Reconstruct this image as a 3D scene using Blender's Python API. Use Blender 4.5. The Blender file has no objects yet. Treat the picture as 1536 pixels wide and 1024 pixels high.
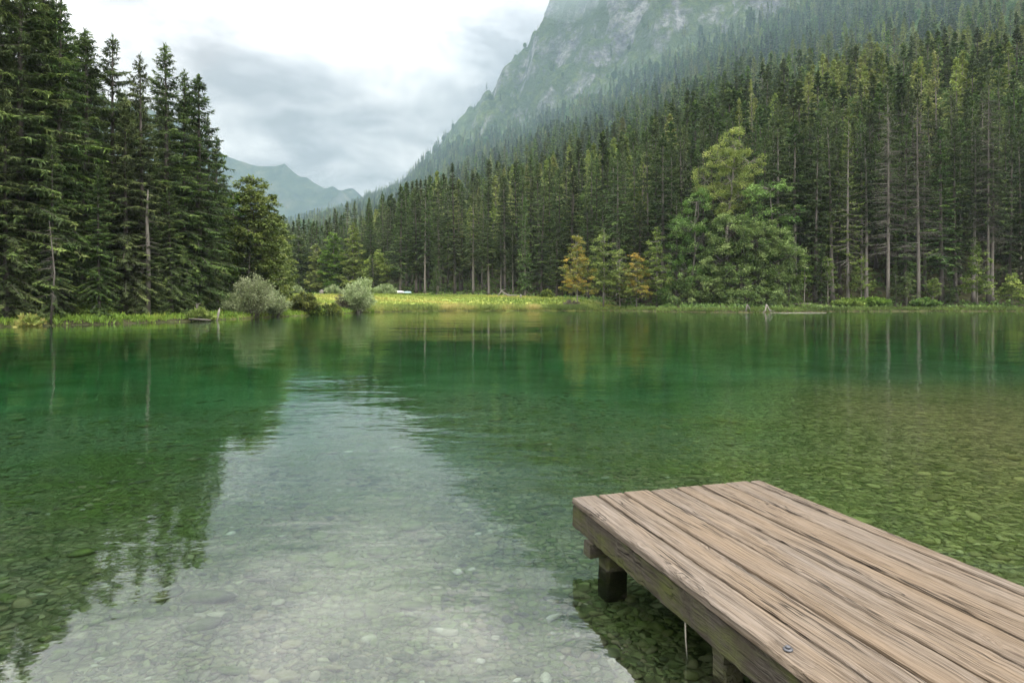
import bpy, math
import numpy as np
from mathutils import Vector

S = bpy.context.scene
COL = S.collection
FP, HZ, HC = 1024.0, 448.0, 2.05          # focal length in photo pixels, horizon row, eye height above the water
def X_at(px, Y): return (px - 768.0) / FP * Y
def Z_at(py, Y): return HC + (HZ - py) / FP * Y

# ------------------------------------------------------------------ noise
def _hash(i, j, k, seed):
    n = (i * 374761393 + j * 668265263 + k * 1440662683 + seed * 1274126177) & 0xFFFFFFFF
    n = ((n ^ (n >> 13)) * 1274126177) & 0xFFFFFFFF
    n = (n ^ (n >> 16)) & 0xFFFFFFFF
    return n / 4294967295.0
def vnoise(x, y, seed=0):
    xi = np.floor(x).astype(np.int64); yi = np.floor(y).astype(np.int64)
    fx = x - xi; fy = y - yi
    fx = fx * fx * (3 - 2 * fx); fy = fy * fy * (3 - 2 * fy)
    a = _hash(xi, yi, 0, seed); b = _hash(xi + 1, yi, 0, seed)
    c = _hash(xi, yi + 1, 0, seed); d = _hash(xi + 1, yi + 1, 0, seed)
    return (a * (1 - fx) + b * fx) * (1 - fy) + (c * (1 - fx) + d * fx) * fy
def fbm(x, y, octv=5, seed=0, gain=0.5):
    s = 0; a = 1.0; t = 0
    for o in range(octv):
        s = s + a * vnoise(x * 2 ** o + 17.3 * o, y * 2 ** o - 9.1 * o, seed + o); t += a; a *= gain
    return s / t
def ridged(x, y, octv=5, seed=0):
    s = 0; a = 1.0; t = 0
    for o in range(octv):
        s = s + a * (1 - np.abs(2 * vnoise(x * 2 ** o + 3.7 * o, y * 2 ** o + 5.1 * o, seed + o) - 1)); t += a; a *= 0.5
    return s / t
def sstep(a, b, x):
    t = np.clip((x - a) / (b - a), 0, 1); return t * t * (3 - 2 * t)

# ------------------------------------------------------------------ mesh helpers
def mesh_from(name, V, quads=None, tris=None, mats=(), mat_idx=None, attrs=None, smooth=False, smooth_mask=None):
    me = bpy.data.meshes.new(name)
    V = np.asarray(V, dtype=np.float32).reshape(-1, 3)
    nq = 0 if quads is None else len(quads); nt = 0 if tris is None else len(tris)
    me.vertices.add(len(V)); me.vertices.foreach_set('co', V.ravel())
    loops = []; starts = []
    if nq: loops.append(np.asarray(quads, dtype=np.int32).ravel()); starts.append(np.arange(nq) * 4)
    if nt: loops.append(np.asarray(tris, dtype=np.int32).ravel()); starts.append(nq * 4 + np.arange(nt) * 3)
    L = np.concatenate(loops); ST = np.concatenate(starts).astype(np.int32)
    me.loops.add(len(L)); me.loops.foreach_set('vertex_index', L)
    me.polygons.add(nq + nt); me.polygons.foreach_set('loop_start', ST)
    for m in mats: me.materials.append(m)
    if mat_idx is not None: me.polygons.foreach_set('material_index', np.asarray(mat_idx, dtype=np.int32))
    if smooth_mask is not None: me.polygons.foreach_set('use_smooth', np.asarray(smooth_mask, dtype=bool))
    else: me.polygons.foreach_set('use_smooth', np.full(nq + nt, smooth, dtype=bool))
    me.update(calc_edges=True)
    if attrs:
        for k, v in attrs.items():
            v = np.asarray(v, dtype=np.float32)
            a = me.attributes.new(k, 'FLOAT', 'POINT'); a.data.foreach_set('value', v)
    me.validate()
    return me
class MB:
    """collects pieces made of quads and triangles"""
    def __init__(s): s.V = []; s.Q = []; s.T = []; s.qm = []; s.tm = []; s.a = []; s.n = 0; s.qs = []; s.ts = []
    def add(s, V, Q=None, T=None, mat=0, tint=0.5, smooth=False):
        V = np.asarray(V, float).reshape(-1, 3); s.V.append(V)
        if Q is not None and len(Q): Q = np.asarray(Q).reshape(-1, 4); s.Q.append(Q + s.n); s.qm.append(np.full(len(Q), mat)); s.qs.append(np.full(len(Q), smooth))
        if T is not None and len(T): T = np.asarray(T).reshape(-1, 3); s.T.append(T + s.n); s.tm.append(np.full(len(T), mat)); s.ts.append(np.full(len(T), smooth))
        s.a.append(np.broadcast_to(np.asarray(tint, float), (len(V),))); s.n += len(V)
    def tube(s, P, R, n=6, mat=0, tint=0.5, cap=True):
        P = np.asarray(P, float); R = np.asarray(R, float); k = len(P)
        D = np.gradient(P, axis=0); D /= np.linalg.norm(D, axis=1)[:, None] + 1e-9
        up = np.where(np.abs(D[:, 2:3]) > 0.9, np.array([[1.0, 0, 0]]), np.array([[0, 0, 1.0]]))
        A = np.cross(D, up); A /= np.linalg.norm(A, axis=1)[:, None] + 1e-9
        for i in range(1, k):
            if np.dot(A[i], A[i - 1]) < 0: A[i] = -A[i]
        B = np.cross(D, A)
        th = np.arange(n) / n * 2 * math.pi
        V = P[:, None] + R[:, None, None] * (np.cos(th)[None, :, None] * A[:, None] + np.sin(th)[None, :, None] * B[:, None])
        i = np.arange(k - 1)[:, None] * n; j = np.arange(n)[None]; j2 = (j + 1) % n
        Q = np.stack([i + j, i + j2, i + n + j2, i + n + j], -1).reshape(-1, 4)
        V = V.reshape(-1, 3); T = []
        if cap:
            V = np.vstack([V, P[:1], P[-1:]]); c0 = k * n; c1 = c0 + 1
            for q in range(n):
                T.append((c0, (q + 1) % n, q)); T.append((c1, (k - 1) * n + q, (k - 1) * n + (q + 1) % n))
        s.add(V, Q, T, mat, tint, True)
    def rhombi(s, P, D, Ln, W, N, mat=0, tint=0.5, sag=0.0):
        """slender leaf or needle-spray quads: start P, unit dir D, length, width, side vector N"""
        P = np.asarray(P); D = np.asarray(D); Ln = np.asarray(Ln)[:, None]; W = np.asarray(W)[:, None]
        mid = P + D * Ln * 0.45; tip = P + D * Ln; tip[:, 2] -= sag * Ln[:, 0]
        V = np.stack([P, mid + N * W * .5, tip, mid - N * W * .5], 1).reshape(-1, 3)
        Q = np.arange(len(P) * 4).reshape(-1, 4)
        t = np.repeat(np.broadcast_to(np.asarray(tint, float), (len(P),)), 4)
        s.add(V, Q, None, mat, t)
    def mesh(s, name, mats):
        Q = np.concatenate(s.Q) if s.Q else None; T = np.concatenate(s.T) if s.T else None
        mi = np.concatenate(s.qm + s.tm); sm = np.concatenate(s.qs + s.ts)
        return mesh_from(name, np.concatenate(s.V), Q, T, mats, mi, {'tint': np.concatenate(s.a)}, smooth_mask=sm)
def link(o, parent=None):
    COL.objects.link(o)
    if parent is not None: o.parent = parent
    return o
def tag(o, label=None, cat=None, group=None, kind=None):
    if label: o['label'] = label
    if cat: o['category'] = cat
    if group: o['group'] = group
    if kind: o['kind'] = kind
    return o
def obj(name, me, parent=None, loc=None):
    o = bpy.data.objects.new(name, me); link(o, parent)
    if loc is not None: o.location = loc
    return o
def empty(name, loc, rz=0.0):
    o = bpy.data.objects.new(name, None); link(o); o.location = loc; o.rotation_euler = (0, 0, rz); o.empty_display_size = 0.3
    return o
def unit(v): return v / (np.linalg.norm(v, axis=-1, keepdims=True) + 1e-9)

# ------------------------------------------------------------------ materials
def nmat(name):
    m = bpy.data.materials.new(name); m.use_nodes = True
    nt = m.node_tree; nt.nodes.clear(); return m, nt
class NT:
    def __init__(s, nt): s.nt = nt
    def n(s, t, **kw):
        nd = s.nt.nodes.new(t)
        for k, v in kw.items():
            if k.startswith('_'): setattr(nd, k[1:], v)
            else:
                key = int(k[1:]) if k[0] == 'i' and k[1:].isdigit() else k.replace('__', ' ')
                sock = nd.inputs[key]
                if hasattr(v, 'default_value') or isinstance(v, bpy.types.NodeSocket): s.nt.links.new(v, sock)
                else: sock.default_value = v
        return nd
    def math(s, op, a, b=0.0, c=None, clamp=False):
        nd = s.nt.nodes.new('ShaderNodeMath'); nd.operation = op; nd.use_clamp = clamp
        for i, v in enumerate((a, b) if c is None else (a, b, c)):
            if isinstance(v, bpy.types.NodeSocket): s.nt.links.new(v, nd.inputs[i])
            else: nd.inputs[i].default_value = v
        return nd.outputs[0]
    def mix(s, f, a, b, blend='MIX'):
        nd = s.nt.nodes.new('ShaderNodeMix'); nd.data_type = 'RGBA'; nd.blend_type = blend
        for i, v in ((0, f), (6, a), (7, b)):
            if isinstance(v, bpy.types.NodeSocket): s.nt.links.new(v, nd.inputs[i])
            else: nd.inputs[i].default_value = v if i == 0 else (tuple(v) + (1,))[:4]
        return nd.outputs[2]
    def ramp(s, f, pts, interp='LINEAR'):
        nd = s.nt.nodes.new('ShaderNodeValToRGB'); cr = nd.color_ramp; cr.interpolation = interp
        while len(cr.elements) < len(pts): cr.elements.new(0.5)
        for e, (p, c) in zip(cr.elements, pts):
            e.position = p; e.color = (tuple(c) + (1,))[:4] if hasattr(c, '__len__') else (c, c, c, 1)
        s.nt.links.new(f, nd.inputs[0]); return nd.outputs[0]
    def mapr(s, f, a, b, c=0.0, d=1.0, smooth=False):
        nd = s.nt.nodes.new('ShaderNodeMapRange'); nd.clamp = True
        if smooth: nd.interpolation_type = 'SMOOTHSTEP'
        s.nt.links.new(f, nd.inputs[0])
        for i, v in enumerate((a, b, c, d)): nd.inputs[i + 1].default_value = v
        return nd.outputs[0]
    def noise(s, vec, scale, detail=3, rough=0.5, dist=0.0, out=0):
        nd = s.nt.nodes.new('ShaderNodeTexNoise'); s.nt.links.new(vec, nd.inputs['Vector'])
        nd.inputs['Scale'].default_value = scale; nd.inputs['Detail'].default_value = detail
        nd.inputs['Roughness'].default_value = rough; nd.inputs['Distortion'].default_value = dist
        return nd.outputs[out]
    def scale(s, vec, sc, loc=(0, 0, 0)):
        nd = s.nt.nodes.new('ShaderNodeMapping'); s.nt.links.new(vec, nd.inputs[0])
        nd.inputs['Scale'].default_value = sc; nd.inputs['Location'].default_value = loc; return nd.outputs[0]
    def attr(s, name, typ='GEOMETRY'):
        nd = s.nt.nodes.new('ShaderNodeAttribute'); nd.attribute_name = name; nd.attribute_type = typ; return nd.outputs['Fac']
    def out(s, surf=None, vol=None):
        o = s.nt.nodes.new('ShaderNodeOutputMaterial')
        if surf is not None: s.nt.links.new(surf, o.inputs['Surface'])
        if vol is not None: s.nt.links.new(vol, o.inputs['Volume'])
    def bsdf(s, col, rough=0.8, spec=0.3, normal=None):
        kw = {'Base__Color': col if isinstance(col, bpy.types.NodeSocket) else (tuple(col) + (1,))[:4], 'Roughness': rough, 'Specular__IOR__Level': spec}
        if normal is not None: kw['Normal'] = normal
        return s.n('ShaderNodeBsdfPrincipled', **kw).outputs[0]
    def bump(s, h, dist, strength=1.0):
        return s.n('ShaderNodeBump', Height=h, Distance=dist, Strength=strength).outputs[0]

def foliage(name, c0, c1, c2, transl=0.25, vary=0.35, spec=0.25):
    m, nt = nmat(name); t = NT(nt)
    ti = t.attr('tint'); rnd = t.n('ShaderNodeObjectInfo').outputs['Random']
    col = t.ramp(ti, [(0, c0), (0.5, c1), (1, c2)])
    hsv = t.n('ShaderNodeHueSaturation', Hue=t.math('ADD', 0.5, t.math('MULTIPLY', t.math('SUBTRACT', rnd, .5), 0.035)),
              Saturation=t.mapr(rnd, 0, 1, 0.92, 1.08), Value=t.mapr(t.math('FRACT', t.math('MULTIPLY', rnd, 7.31)), 0, 1, 1 - vary, 1 + vary), Color=col).outputs[0]
    pr = t.bsdf(hsv, 0.6, spec)
    tr = t.n('ShaderNodeBsdfTranslucent', Color=hsv).outputs[0]
    mx = t.n('ShaderNodeMixShader', Fac=transl, i1=pr, i2=tr).outputs[0]
    t.out(mx); return m
M = {}
M['spruce'] = foliage('spruce_needles', (.030, .048, .016), (.070, .112, .034), (.19, .25, .07))
M['spruce_near'] = foliage('lakeside_spruce_needles', (.035, .052, .020), (.088, .130, .040), (.24, .31, .085), vary=.22)
M['larch'] = foliage('larch_needles', (.10, .13, .035), (.24, .29, .08), (.44, .47, .14))
M['wood_spruce'] = foliage('hillside_spruce_needles', (.045, .08, .028), (.125, .185, .055), (.29, .35, .10), vary=.5)
M['beech'] = foliage('beech_leaves', (.055, .10, .03), (.12, .19, .05), (.25, .32, .10), .35)
M['willow'] = foliage('silver_willow_leaves', (.14, .19, .07), (.25, .31, .14), (.46, .51, .30), .3, .15)
M['alder'] = foliage('alder_leaves', (.05, .10, .025), (.135, .23, .055), (.33, .45, .15), .3, .12)
M['yellowgreen'] = foliage('yellow_green_leaves', (.10, .14, .03), (.20, .28, .06), (.38, .44, .11), .35, .12)
M['autumn'] = foliage('autumn_leaves', (.12, .17, .045), (.28, .27, .06), (.54, .36, .07), .35, .1)
M['hazel'] = foliage('hazel_leaves', (.06, .10, .02), (.15, .23, .045), (.30, .39, .09), .35, .12)
M['darkshrub'] = foliage('dark_shrub_leaves', (.04, .06, .015), (.10, .14, .03), (.24, .29, .05), .3, .1)
M['grass'] = foliage('grass_blades', (.10, .17, .03), (.24, .31, .06), (.50, .42, .13), .35, .1)
M['herb'] = foliage('bank_herbs', (.09, .15, .03), (.22, .30, .06), (.44, .40, .11), .35, .1)
M['deadneedle'] = foliage('dry_twigs', (.06, .05, .035), (.12, .10, .07), (.2, .18, .13), .1, .1)

def bark(name, c0, c1, sc=6):
    m, nt = nmat(name); t = NT(nt)
    co = t.n('ShaderNodeTexCoord').outputs['Object']
    n1 = t.noise(t.scale(co, (sc, sc, sc * .25)), 1.0, 4, .6)
    rnd = t.n('ShaderNodeObjectInfo').outputs['Random']
    col = t.mix(t.math('MULTIPLY', n1, 1.2, clamp=True), c0, c1)
    col = t.n('ShaderNodeHueSaturation', Value=t.mapr(rnd, 0, 1, .7, 1.3), Color=col).outputs[0]
    t.out(t.bsdf(col, .9, .15, t.bump(n1, .04))); return m
M['bark'] = bark('grey_brown_bark', (.075, .065, .055), (.22, .20, .175))
M['bark_dark'] = bark('dark_bark', (.045, .038, .032), (.14, .125, .11))
M['bark_pale'] = bark('pale_bark', (.11, .10, .08), (.28, .26, .22))
M['bark_grey'] = bark('silver_bark', (.07, .06, .05), (.19, .175, .15))

# ------------------------------------------------------------------ shoreline and terrain
SHORE_PX = [(-420, 500), (-300, 497), (-150, 493), (0, 490), (80, 488), (150, 486.5), (200, 485), (240, 483.5), (300, 481), (350, 478.5), (430, 474.5), (480, 472), (520, 470),
            (560, 468), (610, 466.8), (660, 466.4), (720, 466.1), (800, 465.8), (870, 466.2), (920, 465.6), (1000, 467.4), (1060, 468.3), (1130, 468.6), (1180, 467.8), (1240, 467.2), (1330, 466.9), (1400, 466.6), (1470, 467.1), (1536, 466.6), (1650, 468), (1800, 470)]
SH = [(X_at(px, 2099.2 / (py - HZ)), 2099.2 / (py - HZ)) for px, py in SHORE_PX]
LAKE = np.array(SH + [(118, 70), (100, 25), (45, 5), (14, 0.6), (5, .2), (0, 0.5), (-10, .8), (-40, 8), (-66, 25)])
def lake_sd(x, y):
    """positive on land, negative over water"""
    x = np.asarray(x, float); y = np.asarray(y, float)
    d2 = np.full(x.shape, 1e18); inside = np.zeros(x.shape, bool); n = len(LAKE)
    for i in range(n):
        ax, ay = LAKE[i]; bx, by = LAKE[(i + 1) % n]
        ex, ey = bx - ax, by - ay
        t = np.clip(((x - ax) * ex + (y - ay) * ey) / (ex * ex + ey * ey), 0, 1)
        d2 = np.minimum(d2, (x - ax - t * ex) ** 2 + (y - ay - t * ey) ** 2)
        c = (ay > y) != (by > y)
        inside ^= c & (x < ex * (y - ay) / (ey if ey != 0 else 1e-9) + ax)
    d = np.sqrt(d2); return np.where(inside, -d, d)
COLS = {
 -1200: [(30, 446), (55, 440), (120, 400), (250, 350), (500, 300), (800, 250), (1100, 230)],
 -300: [(48, 446), (70, 441), (150, 415), (300, 370), (600, 330), (900, 300), (1200, 290)],
 0: [(54, 446), (80, 442), (150, 425), (300, 385), (600, 345), (900, 320), (1200, 310)],
 300: [(68, 446), (110, 443), (200, 441), (350, 420), (600, 375), (900, 355), (1200, 345)],
 430: [(85, 446), (190, 441), (300, 428), (450, 398), (650, 356), (900, 348), (1200, 345)],
 520: [(105, 446), (190, 441), (300, 422), (450, 385), (650, 342), (900, 328), (1300, 320)],
 560: [(112, 446), (182, 442), (300, 410), (450, 372), (650, 338), (1000, 317), (1500, 296)],
 600: [(118, 447), (172, 443), (280, 405), (420, 365), (650, 325), (1050, 297), (1500, 279)],
 640: [(120, 447), (167, 443), (275, 402), (420, 352), (650, 308), (1030, 268), (1430, 237)],
 680: [(120, 447), (165, 444), (270, 400), (420, 340), (650, 290), (1000, 238), (1350, 193)],
 715: [(120, 447), (162, 444), (265, 398), (420, 325), (650, 270), (970, 212), (1270, 164)],
 745: [(120, 447), (158, 444), (260, 395), (420, 310), (650, 258), (940, 208), (1200, 137)],
 765: [(120, 447), (156, 444), (258, 392), (420, 302), (650, 250), (920, 202), (1170, 104)],
 790: [(120, 447), (152, 445), (250, 390), (420, 295), (650, 242), (900, 195), (1140, 78)],
 803: [(120, 447), (150, 445), (248, 388), (410, 289), (640, 238), (890, 190), (1120, 46)],
 830: [(120, 447), (148, 445), (240, 380), (400, 280), (620, 228), (870, 182), (1100, 10)],
 900: [(120, 447), (142, 446), (235, 365), (380, 268), (580, 212), (820, 158), (1080, -70)],
 980: [(120, 447), (135, 446), (225, 345), (350, 248), (540, 180), (800, 118), (1060, -150)],
 1100: [(120, 447), (129, 446), (205, 310), (310, 215), (480, 140), (760, 68), (1040, -240)],
 1300: [(120, 447), (127, 446), (200, 275), (280, 188), (440, 98), (680, -10), (1000, -320)],
 1536: [(120, 447), (127, 446), (190, 255), (270, 160), (400, 68), (580, -60), (950, -340)],
 2400: [(100, 447), (107, 446), (180, 270), (260, 180), (400, 80), (560, -20), (950, -260)],
}
_cp = sorted(COLS)
_KY = []; _KZ = []
for c in _cp:
    k = COLS[c]; ys = [a for a, b in k]; zs = [Z_at(b, a) for a, b in k]
    ry, rz = ys[-1], zs[-1]
    ys += [ry + 60, ry + 600, 6500]; zs += [rz - 12, rz * .45, 0.0]
    _KY.append(ys); _KZ.append(zs)
_KY = np.array(_KY); _KZ = np.array(_KZ); _cu = (np.array(_cp) - 768) / FP
def table_z(x, y):
    Y = np.maximum(y, 20.0); u = np.clip(x / Y, _cu[0], _cu[-1])
    ky = np.stack([np.interp(u, _cu, _KY[:, k]) for k in range(_KY.shape[1])], -1)
    kz = np.stack([np.interp(u, _cu, _KZ[:, k]) for k in range(_KY.shape[1])], -1)
    z = np.minimum(kz[..., 0], 1.6) * np.ones_like(Y)
    for k in range(ky.shape[-1] - 1):
        t = np.clip((Y - ky[..., k]) / (ky[..., k + 1] - ky[..., k]), 0, 1)
        z = np.where(Y >= ky[..., k], kz[..., k] + (kz[..., k + 1] - kz[..., k]) * t, z)
    rel = (Y - ky[..., 5]) / (ky[..., 6] - ky[..., 5])         # 0 at the foot of the cliffs, 1 on the ridge
    return z, rel, u
def cliff_mask(x, y, rel, u):
    m = sstep(-.15, .15, rel) * (1 - sstep(1.1, 1.5, rel)) * sstep(-.13, .0, u)
    # a second band of pale rock crossing the wooded flank lower down
    return m
def terrain(x, y):
    x = np.asarray(x, float); y = np.asarray(y, float)
    sd = lake_sd(x, y)
    z, rel, u = table_z(x, y)
    far = sstep(150, 500, y)
    z = z + far * (fbm(x / 90, y / 90, 4, 5) - .5) * 26 * sstep(200, 900, y) + (fbm(x / 22, y / 22, 4, 9) - .5) * (1.0 + 5 * far)
    cm = cliff_mask(x, y, rel, u)
    z = z + cm * ((ridged(x / 75, y / 75, 5, 21) - .6) * 110 + (vnoise(x / 17, y / 17, 30) - .5) * 26 + (vnoise(x / 7, y / 7, 31) - .5) * 9)
    bank = 0.34 * (1 - np.exp(-np.maximum(sd, 0) / .35)) + 0.02 * np.minimum(sd, 8) + (fbm(x / 2.2, y / 2.2, 3, 40) - .5) * .3 * sstep(0, 1.5, sd)
    zl = bank + (np.maximum(z, .4) - bank) * sstep(1.0, 26, sd)
    back = sstep(3, -6, y) * sstep(0, 6, sd)
    zl = np.where(y < 20, bank + np.maximum(0, sd - 2) * .05, zl)
    # lake bed
    r = np.hypot(x, np.maximum(y, 0))
    dep = np.interp(r, [0, 2, 3.6, 6, 10, 15, 22, 32, 50, 90], [.1, .22, .42, .66, 1.05, 1.65, 2.9, 4.4, 6.0, 7.0])
    shelf = sstep(1.5, 8, x) * (1 - sstep(11.5, 27, y - x * .15))
    dep = dep * (1 - .78 * shelf)
    dep = dep * (1 + (fbm(x / 6, y / 6, 3, 60) - .5) * .7)
    dep = np.minimum(dep, .12 + .30 * -sd)
    zw = -dep + (fbm(x / .7, y / .7, 3, 50) - .5) * .10 * sstep(.2, 1.5, -sd)
    w = sstep(-.25, 0.15, sd)
    return np.where(sd > 0.15, zl, np.where(sd < -.25, zw, zw * (1 - w) + zl * w)), sd, cm

def rings():
    r = [0.5, 1.0, 1.5, 2.0, 2.4]
    while r[-1] < 30: r.append(r[-1] * 1.022)
    while r[-1] < 170: r.append(r[-1] * 1.0075)
    while r[-1] < 800: r.append(r[-1] * 1.010)
    while r[-1] < 1600: r.append(r[-1] + 4.2)
    while r[-1] < 6500: r.append(r[-1] * 1.04)
    return np.array(r)
def ground_mesh():
    R = rings()
    th = np.concatenate([np.arange(-180, -44, 4.0), np.arange(-44, 44, .11), np.arange(44, 180, 4.0)])
    th = np.radians(th); n = len(th)
    rr, tt = np.meshgrid(R, th, indexing='ij')
    x = rr * np.sin(tt); y = rr * np.cos(tt)
    z, sd, cm = terrain(x, y)
    V = np.stack([x, y, z], -1).reshape(-1, 3)
    V = np.vstack([V, [[0, 0, float(terrain(np.array([0.]), np.array([0.]))[0][0])]]])
    i = np.arange(len(R) - 1)[:, None] * n; j = np.arange(n)[None]; j2 = (j + 1) % n
    Q = np.stack([i + j, i + j2, i + n + j2, i + n + j], -1).reshape(-1, 4)[:, ::-1]
    c = len(V) - 1; T = np.stack([np.full(n, c), (np.arange(n) + 1) % n, np.arange(n)], -1)[:, ::-1]
    app = lambda a: np.append(np.asarray(a, float).ravel(), 0)
    u = x / np.maximum(y, 20.)
    pxx = 768 + u * FP
    mead = sstep(.05, .6, sd) * sstep(300, 345, pxx) * (1 - sstep(820, 960, pxx)) * (y > 0)
    lim = np.interp(pxx, [300, 430, 560, 700, 850, 960], [100, 186, 178, 160, 140, 120])
    mead = mead * (1 - sstep(lim - 4, lim + 10, y))
    bed = (z < .03).astype(float)
    return mesh_from('ground', V, Q, T, [ground_mat()], None, {'sand': app(sstep(3.2, 8, x) * sstep(9.2, 11, y) * (1 - sstep(13.5, 18, y - x * .15)) * sstep(.25, .42, fbm(x / 3, y / 1.6, 3, 8))), 'meadow': app(mead), 'cliff': app(cm), 'bed': app(bed)}, smooth=True)

def ground_mat():
    m, nt = nmat('ground_cover'); t = NT(nt)
    geo = t.n('ShaderNodeNewGeometry'); pos = geo.outputs['Position']; nor = geo.outputs['Normal']
    sep = t.n('ShaderNodeSeparateXYZ', Vector=pos); z = sep.outputs[2]
    nz = t.n('ShaderNodeSeparateXYZ', Vector=nor).outputs[2]
    # forest floor
    nf = t.noise(pos, .6, 5, .6)
    floor_c = t.ramp(nf, [(.3, (.020, .022, .010)), (.5, (.045, .042, .020)), (.7, (.075, .085, .03))])
    # wooded mountain side seen from far
    nm = t.noise(pos, .045, 6, .65); nm2 = t.noise(pos, .16, 3, .6)
    wood_c = t.ramp(t.math('ADD', t.math('MULTIPLY', nm, .6), t.math('MULTIPLY', nm2, .4)), [(.38, (.03, .05, .018)), (.5, (.075, .115, .035)), (.6, (.15, .19, .06))])
    base = t.mix(t.mapr(sep.outputs[1], 170, 330), floor_c, wood_c)
    # meadow
    ng = t.noise(pos, .25, 4, .6)
    mead_c = t.ramp(ng, [(.3, (.14, .22, .04)), (.5, (.25, .31, .06)), (.68, (.42, .38, .10))])
    base = t.mix(t.attr('meadow'), base, mead_c)
    # rock
    st = t.noise(t.scale(pos, (.03, .03, .012)), 1, 6, .7)
    nr = t.noise(pos, .12, 6, .7)
    rock_c = t.ramp(t.math('ADD', t.math('MULTIPLY', st, .5), t.math('MULTIPLY', nr, .5)), [(.38, (.08, .08, .09)), (.48, (.20, .20, .21)), (.57, (.40, .395, .39))])
    veg = t.noise(t.scale(pos, (.02, .02, .012), (3, 1, 7)), 1, 5, .65)
    rock_c = t.mix(t.mapr(veg, .43, .55, 0, .93), rock_c, (.08, .12, .045))
    steep = t.mapr(t.math('ADD', nz, t.math('MULTIPLY', t.math('SUBTRACT', nm2, .5), .9)), .30, .60, 1, 0)
    base = t.mix(t.math('MULTIPLY', t.attr('cliff'), steep), base, rock_c)
    # lake bed: rounded stones of several sizes, pale marl between, algae
    def stones(sc, seed):
        v = t.n('ShaderNodeTexVoronoi', Vector=t.scale(pos, (1, 1, 1), (seed, seed, 0)), Scale=sc, Randomness=1.0)
        e = t.n('ShaderNodeTexVoronoi', Vector=t.scale(pos, (1, 1, 1), (seed, seed, 0)), Scale=sc, Randomness=1.0, _feature='DISTANCE_TO_EDGE')
        return t.n('ShaderNodeSeparateColor', Color=v.outputs['Color']).outputs[0], e.outputs['Distance']
    c1, e1 = stones(11.0, 3.0); c2, e2 = stones(3.6, 11.0)
    al = t.noise(pos, .35, 5, .6)
    st_c = t.ramp(c1, [(0, (.10, .115, .07)), (.35, (.19, .19, .12)), (.7, (.26, .25, .15)), (1, (.40, .37, .25))])
    st_c = t.mix(.45, st_c, t.ramp(c2, [(0, (.09, .12, .06)), (.5, (.20, .20, .11)), (1, (.36, .33, .2))]))
    st_c = t.mix(t.mapr(e1, 0, .09, .38, 0), st_c, (.05, .055, .03))
    st_c = t.mix(t.mapr(al, .40, .62, 0, .9), st_c, t.mix(t.noise(pos, 6, 4, .7), (.06, .10, .02), (.20, .26, .055)), 'MIX')
    st_c = t.mix(t.math('MULTIPLY', t.attr('sand'), .85), st_c, (.52, .44, .24))
    st_c = t.mix(t.mapr(t.math('ADD', sep.outputs[0], t.math('MULTIPLY', al, 3.0)), 2.4, 6.5, 0, .8), st_c, t.mix(c1, (.19, .18, .045), (.52, .47, .18)))
    marl = t.mix(t.noise(pos, 1.2, 4), (.24, .31, .18), (.38, .46, .28))
    deep = t.mapr(z, -.8, -2.0)
    bed_c = t.mix(deep, st_c, t.mix(t.mapr(al, .42, .66, 0, .8), marl, (.10, .16, .05)))
    base = t.mix(t.mapr(z, -.06, .05, 1, 0), base, bed_c)
    hb = t.math('ADD', t.math('MULTIPLY', t.mapr(e1, 0, .2), .04), t.math('MULTIPLY', t.mapr(e2, 0, .25), .07))
    hb = t.math('MULTIPLY', hb, t.mapr(z, -.0, .05, 1, 0))
    hr = t.math('MULTIPLY', nr, t.math('MULTIPLY', t.attr('cliff'), 14.0))
    t.out(t.bsdf(base, .9, .15, t.bump(t.math('ADD', hb, hr), 1.0))); return m

gr = obj('ground', ground_mesh()); tag(gr, kind='structure')
def gz(x, y): return float(terrain(np.array([float(x)]), np.array([float(y)]))[0][0])

# distant mountain across the valley
def far_mountain():
    us = (np.linspace(-500, 760, 420) - 768) / FP; Ys = np.concatenate([np.linspace(2100, 2700, 130), np.linspace(2720, 5200, 30)])
    U, YY = np.meshgrid(us, Ys); px = 768 + U * FP
    ridge = np.interp(px, [-500, 0, 200, 330, 370, 400, 440, 480, 505, 530, 560, 620, 700, 760], [60, 90, 150, 212, 229, 240, 256, 263, 272, 284, 300, 322, 350, 360])
    zr = (HZ - ridge) / FP * 2700
    t1 = np.clip((YY - 2100) / 600, 0, 1); t2 = np.clip((YY - 2700) / 2500, 0, 1)
    z = zr * (t1 ** 1.1) * (1 - t2)
    X = U * YY
    z = z + (ridged(X / 260, YY / 300, 5, 77) - .62) * 190 * t1 * (1 - .35 * sstep(.8, 1, t1)) * (1 - t2)
    V = np.stack([X, YY, z - 15], -1).reshape(-1, 3); n = len(us)
    i = np.arange(len(Ys) - 1)[:, None] * n; j = np.arange(n - 1)[None]
    Q = np.stack([i + j, i + j + 1, i + n + j + 1, i + n + j], -1).reshape(-1, 4)
    m, nt = nmat('mountain_side'); t = NT(nt)
    geo = t.n('ShaderNodeNewGeometry'); pos = geo.outputs['Position']
    nz = t.n('ShaderNodeSeparateXYZ', Vector=geo.outputs['Normal']).outputs[2]
    n1 = t.noise(pos, .016, 8, .72)
    c = t.ramp(n1, [(.35, (.008, .02, .014)), (.47, (.022, .042, .024)), (.56, (.05, .07, .035)), (.66, (.12, .12, .09))])
    c = t.mix(t.mapr(t.math('ADD', nz, t.math('MULTIPLY', n1, .5)), .62, .85, 1, 0), c, (.15, .15, .15))
    t.out(t.bsdf(c, .95, .1))
    return mesh_from('mountain', V, Q, None, [m], smooth=True)
tag(obj('mountain', far_mountain()), kind='structure')

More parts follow.
